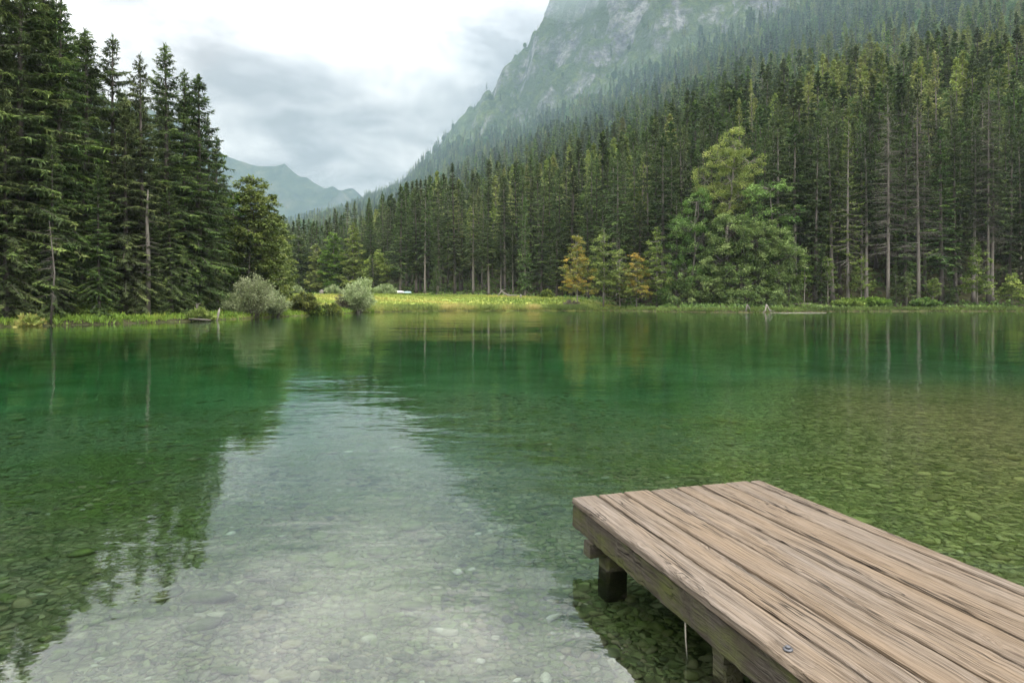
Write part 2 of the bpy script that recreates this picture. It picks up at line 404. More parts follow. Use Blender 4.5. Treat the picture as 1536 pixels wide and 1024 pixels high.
# ------------------------------------------------------------------ water body
def water():
    P = LAKE.copy()
    mb = MB()
    x0, x1, y0, y1, zb = -90, 135, -3, 124, -9.5
    V = [(x0, y0, zb), (x1, y0, zb), (x1, y1, zb), (x0, y1, zb), (x0, y0, 0), (x1, y0, 0), (x1, y1, 0), (x0, y1, 0)]
    mb.add(V, [(0, 3, 2, 1), (4, 5, 6, 7), (0, 1, 5, 4), (1, 2, 6, 5), (2, 3, 7, 6), (3, 0, 4, 7)])
    m, nt = nmat('lake_water'); t = NT(nt)
    pos = t.n('ShaderNodeNewGeometry').outputs['Position']
    w1 = t.noise(t.scale(pos, (.8, 1.5, 1)), 1.0, 2, .5)
    w2 = t.noise(t.scale(pos, (2.6, 4.2, 1), (5, 2, 0)), 1.0, 3, .55)
    w3 = t.noise(t.scale(pos, (.16, .28, 1)), 1.0, 2, .5)
    patch = t.mapr(t.noise(t.scale(pos, (.05, .10, 1), (3, 1, 0)), 1.0, 2, .5), .40, .62, .35, 1.0)
    h = t.math('ADD', t.math('MULTIPLY', w1, WAVE[0]), t.math('MULTIPLY', w2, WAVE[1]))
    h = t.math('ADD', t.math('MULTIPLY', h, patch), t.math('MULTIPLY', w3, WAVE[2]))
    nrm = t.bump(h, 1.0)
    fr = t.n('ShaderNodeFresnel', IOR=WATER_IOR, Normal=nrm).outputs[0]
    refl = t.n('ShaderNodeBsdfGlossy', Color=(1, 1, 1, 1), Roughness=0.0, Normal=nrm).outputs[0]
    refr = t.n('ShaderNodeBsdfRefraction', Color=(1, 1, 1, 1), Roughness=0.0, IOR=1.333, Normal=nrm).outputs[0]
    sh = t.n('ShaderNodeMixShader', Fac=fr, i1=refr, i2=refl).outputs[0]
    vol = t.n('ShaderNodeVolumeAbsorption', Color=WATER_COL, Density=WATER_DEN).outputs[0]
    t.out(sh, vol)
    return mb.mesh('water', [m])
WAVE = (.022, .0060, .038); WATER_IOR = 1.68; WATER_COL = (.25, .85, .58, 1); WATER_DEN = .42
tag(obj('water', water()), kind='structure')

# ------------------------------------------------------------------ stones on the lake bed
def ico():
    f = (1 + 5 ** .5) / 2
    v = [(-1, f, 0), (1, f, 0), (-1, -f, 0), (1, -f, 0), (0, -1, f), (0, 1, f), (0, -1, -f), (0, 1, -f), (f, 0, -1), (f, 0, 1), (-f, 0, -1), (-f, 0, 1)]
    t = [(0, 11, 5), (0, 5, 1), (0, 1, 7), (0, 7, 10), (0, 10, 11), (1, 5, 9), (5, 11, 4), (11, 10, 2), (10, 7, 6), (7, 1, 8), (3, 9, 4), (3, 4, 2), (3, 2, 6), (3, 6, 8), (3, 8, 9), (4, 9, 5), (2, 4, 11), (6, 2, 10), (8, 6, 7), (9, 8, 1)]
    v = [Vector(a).normalized() for a in v]
    for _ in range(1):
        cache = {}; nt = []
        def mid(a, b):
            k = (min(a, b), max(a, b))
            if k not in cache: v.append(((v[a] + v[b]) / 2).normalized()); cache[k] = len(v) - 1
            return cache[k]
        for a, b, c in t:
            ab, bc, ca = mid(a, b), mid(b, c), mid(c, a); nt += [(a, ab, ca), (b, bc, ab), (c, ca, bc), (ab, bc, ca)]
        t = nt
    return np.array([tuple(a) for a in v]), np.array(t)
def pebbles():
    rg = np.random.default_rng(5); IV, IT = ico()
    shapes = []
    for k in range(14):
        n = IV.copy(); q = rg.normal(size=(7, 3)); q = unit(q)
        s = np.ones(len(n))
        for a in q: s = np.minimum(s, rg.uniform(.62, .9) / np.maximum(np.abs(n @ a), .05))   # worn facets
        n = n * (s ** .8)[:, None]; n *= 1 + .05 * np.sin(n @ rg.normal(size=3) * 4)[:, None]
        shapes.append(n)
    shapes = np.array(shapes)
    pts = []
    for (r0, r1, n, s0, s1) in [(2.2, 5, 6500, .012, .038), (2.2, 5, 520, .04, .085), (2.5, 8, 26, .10, .17), (5, 10, 9000, .018, .055), (5, 10, 420, .06, .11), (10, 16, 4200, .03, .08), (10, 18, 160, .09, .16)]:
        r = np.sqrt(rg.uniform(r0 ** 2, r1 ** 2, n)); th = np.radians(rg.uniform(-43, 43, n))
        pts.append(np.stack([r * np.sin(th), r * np.cos(th), s0 + (s1 - s0) * rg.random(n) ** 2.2], -1))
    P = np.concatenate(pts); x, y, s = P.T
    keep = fbm(x / 1.6, y / 1.6, 3, 90) * 1.1 + rg.random(len(x)) * .4 > .66
    x, y, s = x[keep], y[keep], s[keep]
    z, sd, _ = terrain(x, y); ok = (sd < -.4) & ~((x > 4.5) & (y > 9.8) & (y < 16) & (rg.random(len(x)) < .8)); x, y, s, z = x[ok], y[ok], s[ok], z[ok]; n = len(x)
    B = shapes[rg.integers(0, 14, n)]
    sc = np.stack([s * rg.uniform(.8, 1.5, n), s * rg.uniform(.7, 1.1, n), s * rg.uniform(.4, .75, n)], -1)
    A = B * sc[:, None]; a = rg.uniform(0, 6.28, n); ca, sa = np.cos(a)[:, None], np.sin(a)[:, None]
    til = rg.normal(0, .16, n)[:, None]; A[..., 2] += til * A[..., 0]
    X = A[..., 0] * ca - A[..., 1] * sa + x[:, None]; Yv = A[..., 0] * sa + A[..., 1] * ca + y[:, None]
    Zv = A[..., 2] + (z + sc[:, 2] * .45)[:, None]
    V = np.stack([X, Yv, Zv], -1).reshape(-1, 3); T = (IT[None] + (np.arange(n) * len(IV))[:, None, None]).reshape(-1, 3)
    m, nt = nmat('lake_stones'); t = NT(nt); pos = t.n('ShaderNodeNewGeometry').outputs['Position']
    c = t.ramp(t.attr('tint'), [(0, (.06, .07, .04)), (.25, (.11, .125, .07)), (.5, (.18, .17, .105)), (.7, (.26, .22, .13)), (.88, (.28, .25, .15)), (.97, (.36, .34, .25)), (1, (.62, .60, .5))])
    nn = t.noise(pos, 9, 5, .65); al = t.noise(pos, 1.1, 4, .6)
    c = t.mix(t.mapr(nn, .3, .7), t.mix(1.0, c, (.6, .6, .55), 'MULTIPLY'), c)
    c = t.mix(t.mapr(al, .40, .62, 0, .85), c, t.mix(nn, (.065, .10, .02), (.20, .25, .055)))
    xx = t.n('ShaderNodeSeparateXYZ', Vector=pos).outputs[0]
    c = t.mix(t.mapr(t.math('ADD', xx, t.math('MULTIPLY', t.noise(pos, .5, 3), 3.0)), 2.4, 6.5, 0, .9), c, t.mix(t.attr('tint'), (.18, .17, .04), (.52, .47, .17)))
    t.out(t.bsdf(c, .8, .3, t.bump(nn, .012)))
    return mesh_from('pebbles', V, None, T, [m], None, {'tint': np.repeat(rg.random(n) ** 1.15, len(IV))}, smooth=True)
tag(obj('pebbles', pebbles()), 'grey and ochre rounded stones covering the shallow lake bed', kind='stuff')

# ------------------------------------------------------------------ trees
def conifer(seed, H=28.0, R=3.0, bole=.12, whorl=.42, nbr=6, tw=.2, tl=.55, tww=.13, droop=.28, power=.75, gaps=.12, dead_low=True, hang=.35, stubs=40, thin=1.0, dead_from=1.0, dead_to=0.0, tipw=.26, tsd=.13, tk=.011):
    rg = np.random.default_rng(seed); cr = MB(); tr = MB()
    zz = np.linspace(0, H, 22); bend = np.stack([.25 * np.sin(zz / H * 3 + seed) * (zz / H), .2 * np.cos(zz / H * 2.3 + seed * 2) * (zz / H), zz], -1)
    tr_r = (tk * H) * (1 - zz / H) ** .85 + .02; tr_r[0] *= 1.5; tr_r[1] *= 1.1
    tr.tube(bend, tr_r, 8)
    axis = lambda z: np.stack([np.interp(z, zz, bend[:, 0]), np.interp(z, zz, bend[:, 1]), z], -1)
    # branches
    hs = []; z = bole * H
    while z < H - .25:
        hs.append(z); z += whorl * rg.uniform(.7, 1.3) * (1.0 if z < .8 * H else .7)
    hb = np.repeat(np.array(hs), nbr) + rg.uniform(-.18, .18, len(hs) * nbr)
    az = np.repeat(rg.uniform(0, 6.28, len(hs)), nbr) + np.tile(np.arange(nbr), len(hs)) * 6.283 / nbr + rg.normal(0, .28, len(hb))
    keep = rg.random(len(hb)) > gaps; hb, az = hb[keep], az[keep]
    t = np.clip((hb - bole * H) / (H * (1 - bole)), 0, .999)
    L = R * (1 - t) ** power * np.minimum(1, .62 + t * 2.2) * rg.uniform(.62, 1.18, len(hb)) * (1 + .22 * np.sin(az * 2 + seed + hb * .35)) + .12
    L *= np.where(rg.random(len(hb)) < .08, .5, 1)
    elev = np.interp(t, [0, .3, .7, 1], [-.22, -.05, .28, .85]) + rg.normal(0, .08, len(hb))
    dr = droop * np.interp(t, [0, .6, 1], [1, .8, .15]) * rg.uniform(.6, 1.4, len(hb))
    B0 = axis(hb); hd = np.stack([np.cos(az), np.sin(az), 0 * az], -1); sdv = np.stack([-np.sin(az), np.cos(az), 0 * az], -1)
    btint = np.clip(rg.normal(.40, tsd, len(hb)), 0, 1)
    def P(i, s):
        ln = L[i]; z = s * ln * np.sin(elev[i]) - dr[i] * ln * s ** 1.8 + .16 * ln * dr[i] / max(droop, .01) * s ** 4
        return B0[i] + hd[i] * (s * ln * np.cos(elev[i]))[:, None] + np.stack([0 * z, 0 * z, z], -1)
    nb = len(hb); idx = np.arange(nb)
    # wood of the branches: two crossed slivers each
    for off in (0, 1):
        p0 = P(idx, np.zeros(nb)); p1 = P(idx, np.full(nb, .5)); p2 = P(idx, np.full(nb, .95))
        n = sdv if off == 0 else np.tile([[0, 0, 1.]], (nb, 1)); w = (.014 * L + .012)[:, None]
        V = np.stack([p0 - n * w, p0 + n * w, p1 + n * w * .7, p1 - n * w * .7, p2, p2], 1)[:, :5]
        Q = np.array([[0, 1, 2, 3]]) + (idx * 5)[:, None]; T = np.array([[3, 2, 4]]) + (idx * 5)[:, None]
        cr.add(V.reshape(-1, 3), Q, T, 1, .5)
    alive = ~((t > dead_from) & (t < dead_to) | ((t < .10) & dead_low & (rg.random(nb) < .7)))
    cnt = np.maximum(3, (L / tw * thin)).astype(int) * alive
    bi = np.repeat(idx, cnt); k = len(bi)
    s = rg.uniform(.04, 1.0, k) ** .85; base = P(bi, s)
    side = np.where(rg.random(k) < .5, -1., 1.)
    ln = np.minimum(tl * 1.6, tl * (.35 + 1.1 * (1 - s) * np.minimum(1, L[bi] / 2)) * rg.uniform(.7, 1.4, k))
    ang = rg.uniform(.55, 1.15, k)
    D = hd[bi] * np.cos(ang)[:, None] + sdv[bi] * (side * np.sin(ang))[:, None]
    D[:, 2] += -.15 - rg.uniform(0, .45, k) * hang * 1.5 + np.sin(elev[bi]) * .5; D = unit(D)
    N = unit(np.cross(D, np.array([0, 0, 1.])) + rg.normal(0, .35, (k, 3)))
    ti = np.clip(btint[bi] + tipw * (s - .6) + rg.normal(0, .09, k), 0, 1)
    cr.rhombi(base, D, ln, tww * rg.uniform(.8, 1.5, k), N, 0, ti, .12)
    # secondary sprays off each twig
    for f, sg in ((.3, 1), (.3, -1), (.6, 1), (.6, -1)):
        b2 = base + D * (ln * f)[:, None]; D2 = unit(D * .75 + N * (sg * .8) + np.array([0, 0, -.25]) + rg.normal(0, .15, (k, 3)))
        N2 = unit(np.cross(D2, np.array([0, 0, 1.])) + rg.normal(0, .4, (k, 3)))
        cr.rhombi(b2, D2, ln * (.62 - .3 * f) * rg.uniform(.7, 1.2, k), tww * .8 * rg.uniform(.7, 1.3, k), N2, 0, np.clip(ti + .06, 0, 1), .1)
    # hanging curtains
    h = rg.random(k) < hang; q = int(h.sum())
    if q:
        D3 = unit(np.stack([rg.normal(0, .25, q), rg.normal(0, .25, q), -np.ones(q)], -1)); a = rg.uniform(0, 6.28, q)
        cr.rhombi(base[h], D3, tl * rg.uniform(.4, 1.0, q), tww * 1.1 * np.ones(q), np.stack([np.cos(a), np.sin(a), 0 * a], -1), 0, np.clip(ti[h] - .12, 0, 1))
    # needles hugging the branch itself and the leader
    cnt2 = np.maximum(2, (L / .3 * thin)).astype(int) * alive; b3 = np.repeat(idx, cnt2); q = len(b3); s3 = rg.uniform(.1, .95, q)
    pa = P(b3, s3); pb = P(b3, np.minimum(s3 + .12, 1.05)); D4 = unit(pb - pa + rg.normal(0, .03, (q, 3)))
    cr.rhombi(pa, D4, .42 + 0 * s3, tww * 1.4 + 0 * s3, unit(sdv[b3] + rg.normal(0, .3, (q, 3))), 0, np.clip(btint[b3] + .1, 0, 1))
    q = 40; zt = rg.uniform(H * .93, H, q); a = rg.uniform(0, 6.28, q)
    cr.rhombi(axis(zt), unit(np.stack([np.cos(a) * .5, np.sin(a) * .5, np.ones(q)], -1)), .35 + .25 * rg.random(q), np.full(q, tww), np.stack([-np.sin(a), np.cos(a), 0 * a], -1), 0, .45)
    # bare snapped twigs down the bole
    for _ in range(stubs):
        z0 = rg.uniform(.08, max(.12, bole + .3)) * H; a = rg.uniform(0, 6.28); l = rg.uniform(.4, 1.7); p = axis(np.array([z0]))[0]
        e = p + np.array([math.cos(a) * l, math.sin(a) * l, rg.uniform(-.35, .1) * l])
        tr.tube([p, (p + e) / 2 + [0, 0, .03], e], [.028, .018, .006], 3, 0, .5, False)
    return cr, tr
def sparse_twigs(tr, seed, H, z0, z1, n, lmax):
    rg = np.random.default_rng(seed)
    for i in range(n):
        f = rg.uniform(z0, z1); z = f * H; a = rg.uniform(0, 6.28); l = lmax * (1 - .75 * (f - z0) / (1.02 - z0)) * rg.uniform(.4, 1.1)
        d = np.array([math.cos(a), math.sin(a), 0]); dn = rg.uniform(.05, .35)
        p = np.array([0, 0, z]); q = [p, p + d * l * .5 - [0, 0, dn * l * .25], p + d * l - [0, 0, dn * l * .6]]
        tr.tube(q, [.035, .022, .006], 3, 0, .5, False)
        for k in range(4):
            b = q[1] + (q[2] - q[1]) * rg.uniform(-.6, .9); e = b + (d * .5 + rg.normal(0, .5, 3)) * l * .22 - [0, 0, .12 * l]
            tr.tube([b, e], [.014, .004], 3, 0, .5, False)

class Kind:
    def __init__(s, crown, trunk, H): s.crown, s.trunk, s.H = crown, trunk, H
KN = {}
def add_kind(key, n, leaf, wood, **kw):
    KN[key] = []
    for i in range(n):
        k2 = {a: (b(i) if callable(b) else b) for a, b in kw.items()}
        cr, tr = conifer(100 + 17 * i + sum(map(ord, key)), **k2); wd = M['bark_dark'] if key == 'shore' and i in (0, 2, 3) else wood
        KN[key].append(Kind(cr.mesh('spruce_crown', [leaf, wood]), tr.mesh('spruce_trunk', [wd]), k2['H']))
add_kind('near', 4, M['spruce_near'], M['bark_dark'], H=30., R=lambda i: 4.5 + .3 * (i % 3), bole=lambda i: .02 + .02 * i, whorl=.84, nbr=6, tw=.095, tl=.78, tww=.10, droop=.44, power=.66, gaps=.14, hang=.6, stubs=20, dead_low=False, tipw=.55, tsd=.17)
add_kind('shore', 5, M['spruce'], M['bark'], H=32., R=lambda i: 3.3 + .3 * (i % 3), bole=lambda i: (.10, .28, .17, .03, .36)[i], whorl=.95, nbr=6, tw=.19, tl=.8, tww=.17, droop=.38, power=.72, gaps=.16, hang=.45, stubs=30, tipw=.55, tsd=.17, tk=.0085)
add_kind('young', 2, M['spruce'], M['bark'], H=14., R=2.3, bole=.02, whorl=.42, nbr=6, tw=.24, tl=.6, tww=.17, droop=.28, power=.9, gaps=.08, hang=.3, stubs=0)
add_kind('larch', 2, M['larch'], M['bark'], H=30., R=3.7, bole=.16, tipw=.4, tk=.0085, whorl=.8, nbr=6, tw=.26, tl=.6, tww=.15, droop=.16, power=.8, gaps=.2, hang=.35, stubs=35, thin=.85)
# standing conifers whose lower needles have died off
KN['dying'] = []
for i in range(2):
    cr, tr = conifer(900 + i, H=34., R=3.0, bole=.34, tk=.0065, whorl=.8, nbr=5, tw=.3, tl=.6, tww=.16, droop=.35, power=.6, gaps=.35, hang=.4, stubs=30, thin=.6)
    sparse_twigs(tr, 950 + i, 34., .22, .85, 210, 4.0)
    KN['dying'].append(Kind(cr.mesh('thin_crown', [M['spruce'], M['bark']]), tr.mesh('bare_trunk', [M['bark_grey']]), 34.))

# broad-leaved trees: lobes of leaf clumps on limbs
def broadleaf(seed, trunk, lobes, leaf, wood, nl=90, ls=.2, clump=.75, cden=1.0, trad=.16, flat=.75, name='leafy_crown', shell=.45):
    rg = np.random.default_rng(seed); cr = MB(); tr = MB()
    trunk = np.array(trunk, float); k = len(trunk)
    tr.tube(trunk, trad * (1 - np.arange(k) / k * .8), 8)
    for li, lb in enumerate(lobes):
        c = np.array(lb[:3], float); r = np.array(lb[3:6], float); toff = lb[6] if len(lb) > 6 else 0.0
        d = np.linalg.norm(trunk - (c - [0, 0, r[2] * .8]), axis=1); b = trunk[np.argmin(d)]
        mid = (b + c) / 2 + rg.normal(0, .2, 3); mid[2] -= .1 * np.linalg.norm(c - b)
        rl = .3 * trad + .02; tr.tube([b, mid, c], [rl * 1.6, rl, rl * .5], 5, 0, .5, False)
        n = max(4, int(cden * 2.6 * (r[0] * r[1] + r[0] * r[2] + r[1] * r[2]) / clump ** 2 / 2.2))
        D = unit(rg.normal(size=(n, 3))); q = rg.uniform(shell, 1.02, n) ** .6
        C = c + D * r * q[:, None]
        for j in range(0, n, 2): tr.tube([c + (C[j] - c) * .1, (c + C[j]) / 2 + [0, 0, .1], C[j]], [rl * .4, rl * .25, .01], 3, 0, .5, False)
        m = nl; bi = np.repeat(np.arange(n), m); N = len(bi)
        off = rg.normal(0, .42, (N, 3)); off[:, 2] *= flat; off *= (clump * rg.uniform(.6, 1.3, n))[bi][:, None]
        P = C[bi] + off; P[:, 2] -= .18 * (off[:, 0] ** 2 + off[:, 1] ** 2)
        Dl = unit(rg.normal(0, 1, (N, 3)) * [1, 1, .5] + D[bi] * .8 - [0, 0, .25]); Nn = unit(np.cross(Dl, [0, 0, 1.]) + rg.normal(0, .45, (N, 3)))
        ct = np.clip(rg.normal(.45 + toff, .22, n), 0, 1)
        ti = np.clip(ct[bi] + rg.normal(0, .12, N), 0, 1)
        z = ls * rg.uniform(.6, 1.4, N); cr.rhombi(P, Dl, z, z * .62, Nn, 0, ti)
    return cr.mesh(name, [leaf]), tr.mesh('branching_trunk', [wood])

def shrub(seed, H, R, leaf, wood, nst=60, lpst=90, ls=.16, lw=.36, up=.8, name='shrub_leaves'):
    """many stems fanning out of one stool, narrow leaves all along them"""
    rg = np.random.default_rng(seed); cr = MB(); tr = MB()
    for i in range(nst):
        a = rg.uniform(0, 6.28); out = R * rg.random() ** .6; h = H * rg.uniform(.55, 1.0) * math.sqrt(max(.1, 1 - (out / R) ** 2 * up))
        b = np.array([math.cos(a), math.sin(a), 0]) * rg.uniform(.05, .25) * R; e = np.array([math.cos(a) * out, math.sin(a) * out, h])
        t = np.linspace(0, 1, 6)[:, None]; P = b + (e - b) * t + np.array([0, 0, 1.]) * (t * (1 - t)) * h * .5 + rg.normal(0, .03, (6, 3)) * H * .3
        P[0, 2] = -.05; tr.tube(P, np.linspace(.03, .006, 6) * (H / 3) ** .5, 4, 0, .5, False)
        n = lpst; s = rg.uniform(.12, 1.0, n) ** .8 * 5; k = np.minimum(s.astype(int), 4); f = (s - k)[:, None]
        q = P[k] * (1 - f) + P[k + 1] * f; dr = unit(P[k + 1] - P[k])
        side = rg.normal(0, 1, (n, 3)); off = side * .09 * H / 3
        D = unit(dr * .8 + side * .7); N = unit(np.cross(D, rg.normal(size=(n, 3))))
        z = 1.35 * ls * rg.uniform(.6, 1.4, n); cr.rhombi(q + off, D, z, z * lw, N, 0, np.clip(rg.normal(.52, .2) + rg.normal(0, .14, n), 0, 1))
    return cr.mesh(name, [leaf]), tr.mesh('shrub_stems', [wood])

def plant(name, crown, trunk, loc, sc=(1, 1, 1), rz=0.0, label='', cat='tree', group=None, cn='crown', tn='trunk'):
    e = empty(name, loc, rz); e.scale = sc
    c = obj(cn, crown, e); t = obj(tn, trunk, e)
    tag(e, label, cat, group); return e
def copy_tree(src, loc, rz, sc, crown=None, trunk=None):
    r = src.copy(); COL.objects.link(r); r.location = loc; r.rotation_euler = (0, 0, rz); r.scale = sc
    for ch in list(src.children):
        c = ch.copy(); COL.objects.link(c); c.parent = r
    return r
PROTO = {}
RG = np.random.default_rng(11)
def put(kind, name, px, Y, top, label, group=None, var=None, wid=1.0, cat='tree', base_py=None, rz=None):
    x = X_at(px, Y); z = gz(x, Y) - .15
    h = Z_at(top, Y) - z
    v = var if var is not None else int(RG.integers(0, len(KN[kind])))
    v %= len(KN[kind]); k = KN[kind][v]; s = h / k.H
    w = s ** .55 * wid * RG.uniform(.85, 1.25)
    rz = RG.uniform(0, 6.28) if rz is None else rz
    key = (kind, v, name)
    if key not in PROTO:
        PROTO[key] = o = plant(name, k.crown, k.trunk, (x, Y, z), (w, w, s), rz, label, cat, group)
    else:
        o = copy_tree(PROTO[key], (x, Y, z), rz, (w, w, s)); tag(o, label, cat); o.rotation_euler = (RG.normal(0, .014), RG.normal(0, .014), rz)
        if group: o['group'] = group
        elif 'group' in o: del o['group']
    return o
# ------------------------------------------------------------------ the spruces
ORD = ['first', 'second', 'third', 'fourth', 'fifth', 'sixth', 'seventh', 'eighth', 'ninth', 'tenth', 'eleventh', 'twelfth', 'thirteenth', 'fourteenth', 'fifteenth', 'sixteenth', 'seventeenth', 'eighteenth', 'nineteenth', 'twentieth']
# left bank: the trees whose tips and stems can be told apart
LEFT = [(-160, 50, -170, 0), (-105, 51, -190, 1), (-52, 52, -130, 2), (-8, 53, -110, 3), (34, 54, -70, 0), (62, 56, -30, 1), (92, 57, -14, 3), (128, 62, 46, 0), (165, 65, 56, 1), (190, 61, 150, 2),
        (216, 63, 82, 3), (250, 67, 68, 0), (276, 69, 108, 1), (292, 71, 114, 2), (312, 75, 175, 0), (150, 57, 250, 1), (258, 64.5, 275, 2), (78, 54, 200, 0), (10, 52, 150, 2), (222, 61.5, 330, 1), (300, 70, 300, 3), (326, 78, 205, 1), (341, 82, 262, 2)]
LNAME = {165: 'left bank spruce with an open pointed tip standing alone against the sky', 216: 'slim left bank spruce with a thin ragged tip, left of the darkest tip',
         250: 'tall spruce with the sharpest darkest tip of the left bank forest', 276: 'broad-tipped spruce just right of the darkest sharp tip on the left bank',
         292: 'spruce on the left bank whose right side steps down beside the open sky', 312: 'shorter outermost spruce of the left bank, overlapping the blue distant mountain',
         150: 'low bushy left bank spruce under the taller ones, left of the bare grey stem', 258: 'low young spruce spreading to the waterside at the right part of the left bank',
         222: 'small drooping spruce beside the tall bare grey stem on the left bank', 300: 'small dense spruce at the right end of the left bank, behind the leaning grey stake',
         326: 'slim spruce just right of the shorter outermost one, against the blue mountain', 341: 'last low spruce of the left bank, touching the feathery light green tree',
         128: 'spruce of the left bank whose top is half hidden, left of the lone open tip', 92: 'tallest open-branched spruce of the left bank whose stem shows against the clouds'}
lf = sorted([a[0] for a in LEFT if a[0] not in LNAME and a[0] > -60])
for (px, Y, top, v) in LEFT:
    if px in LNAME: lab = LNAME[px]; grp = 'lakeside spruces on the left bank'
    elif px in lf: lab = 'tall lakeside spruce on the left bank, %s from the left picture edge' % ORD[lf.index(px)]; grp = 'lakeside spruces on the left bank'
    else: lab = 'tall spruce mostly beyond the left edge of the left bank forest'; grp = 'spruces beyond the left edge'
    put('near', 'spruce_tree', px, Y, top, lab, grp, v, 1.0 if top < 140 else .8)
for i in range(34):                                             # deeper ranks of the same wood
    px = -190 + i * 15.6 + RG.uniform(-6, 6); Y = np.interp(px, [-190, 0, 320], [58, 64, 86]) + RG.uniform(0, 14)
    sil = np.interp(px, [-200, 0, 60, 95, 128, 165, 190, 215, 250, 290, 318, 345], [-190, -80, -45, -5, 50, 90, 112, 105, 98, 128, 205, 250])
    put('near', 'spruce_tree', px, Y, sil + RG.uniform(12, 70), 'shaded spruce deep inside the left bank forest, seen only between the nearer spruces', 'inner spruces of the left bank forest')

def treeline(px): return float(np.interp(px, [400, 430, 520, 560, 600, 680, 745, 800, 850, 900, 1000, 1100, 1300, 1536, 1750], [205, 197, 192, 184, 174, 167, 160, 153, 147, 134, 124, 123.5, 123, 123, 121]))
def skyl(px): return float(np.interp(px, [400, 430, 480, 520, 560, 600, 640, 680, 720, 750, 800, 850, 920, 960, 1000, 1050, 1100, 1160, 1220, 1280, 1330, 1380, 1440, 1500, 1560, 1700],
                                         [325, 322, 322, 305, 300, 282, 266, 250, 278, 256, 232, 250, 205, 192, 205, 152, 160, 122, 88, 70, 100, 85, 62, 30, 5, -20]))
MARK = [(430, "the meadow's left end"), (597, 'the white boat'), (757, 'the driftwood'), (865, 'the golden tree'), (1110, 'the great green tree'), (1272, 'the pale pointed larch'), (1385, 'the taller withered spruce')]
row1 = []
px = 424.0
while px < 1600:
    row1.append(px + RG.uniform(-4, 4)); px += RG.uniform(17, 27) if px < 900 else RG.uniform(22, 33)
cnt = {}
for px in row1:
    if 1040 < px < 1165 or 1262 < px < 1284 or 1322 < px < 1342 or 1370 < px < 1392: continue
    mk = [m for m in MARK if m[0] <= px][-1] if px >= 430 else MARK[0]
    i = cnt.get(mk[1], 0); cnt[mk[1]] = i + 1
    Y = treeline(px) + RG.uniform(0, 5)
    h = RG.uniform(28, 37) if RG.random() > .3 else RG.uniform(16, 25)
    if px < 600: h = RG.uniform(19, 25)
    if px > 1150: h = RG.uniform(31, 37)
    top = max(HZ - (h - .5) / Y * FP, skyl(px) + RG.uniform(-6, 14))
    hw = {0: 'slender', 1: 'dark', 2: 'narrow'}[i % 3]
    if px > 1545: lab = 'spruce mostly beyond the right edge of the far shore forest'; grp = 'spruces beyond the right edge'
    else: lab = '%s spruce at the forest front, %s to the right of %s' % (hw, ORD[min(i, 19)], mk[1]); grp = 'spruces along the front of the far shore forest'
    put('shore', 'spruce_tree', px, Y, top, lab, grp, None, RG.uniform(.95, 1.45))
ZN = [(400, 600, 'behind the left part of the meadow'), (600, 865, 'behind the boats and the meadow'), (865, 1110, 'between the golden tree and the great green tree'), (1110, 1800, 'right of the great green tree')]
for row in range(4):
    px = 424.0 + row * 6
    while px < 1610:
        p = px + RG.uniform(-5, 5); Y = treeline(p) + 7 + row * 7.5 + RG.uniform(0, 5)
        zn = [z for z in ZN if z[0] <= p < z[1]][0][2]
        g0 = gz(X_at(p, Y), Y); h = RG.uniform(27, 36) if p > 600 else RG.uniform(22, 29)
        top = max(HZ - (g0 + h - HC) / Y * FP, skyl(p) - 4 + RG.uniform(-4, 22))
        put('shore', 'spruce_tree', p, Y, top, 'dark spruce in the inner ranks %s' % zn, 'inner ranks of spruces %s' % zn)
        px += RG.uniform(23, 34) if row < 3 else RG.uniform(28, 40)
for px, Y, top, var, lab in [(1272, 123.5, 158, 0, 'pale yellow-green larch with a pointed top in the right part of the far shore'),
                             (1110, 150, 150, 1, 'feathery larch rising behind the great green tree'), (1130, 168, 118, 0, 'light green larch high behind the right side of the great green tree'),
                             (962, 140, 230, 1, 'olive larch left of the great green tree, behind the autumn trees'), (1405, 150, 78, 1, 'tall pale larch top behind the withered spruces'),
                             (1375, 152, 95, 0, 'bushy pale larch top left of the tallest pale larch'), (690, 176, 300, 0, 'small olive larch among dark spruces behind the boats'), (860, 158, 250, 0, 'olive larch rising behind the golden autumn tree')]:
    put('larch', 'larch_tree', px, Y, top, lab, 'larches in the far shore forest', var)
put('dying', 'withered_spruce', 1332, 122.5, 118, 'withered grey-stemmed spruce with bare drooping twigs, right of the pale pointed larch', 'withered spruces on the far shore', 0)
put('dying', 'withered_spruce', 1378, 121, 128, 'taller withered spruce with reddish bare stem and long leafless side branches', 'withered spruces on the far shore', 1, 1.15)
put('dying', 'withered_spruce', 1482, 124, 96, 'withered spruce with pale straight stem near the right edge of the picture', 'withered spruces on the far shore', 0, .8)
for px, Y, top, lab in [(655, 162, 388, 'young dense spruce in front of the stems right of the boats'), (560, 176, 372, 'small spruce at the left meadow end behind the round bush'), (788, 150, 300, 'broad young spruce right of the driftwood'),
                        (1232, 121, 372, 'young spruce at the waterside left of the pale larch'), (1345, 120.5, 398, 'dark young spruce low between the withered stems'), (1425, 120.5, 402, 'young spruce right of the taller withered spruce'), (930, 127, 330, 'young yellowish spruce between the two autumn trees')]:
    put('young', 'young_spruce', px, Y, top, lab, 'young spruces at the forest edge')

# ------------------------------------------------------------------ broad-leaved trees and shrubs
def base(px, Y): return (X_at(px, Y), Y, gz(X_at(px, Y), Y) - .1)
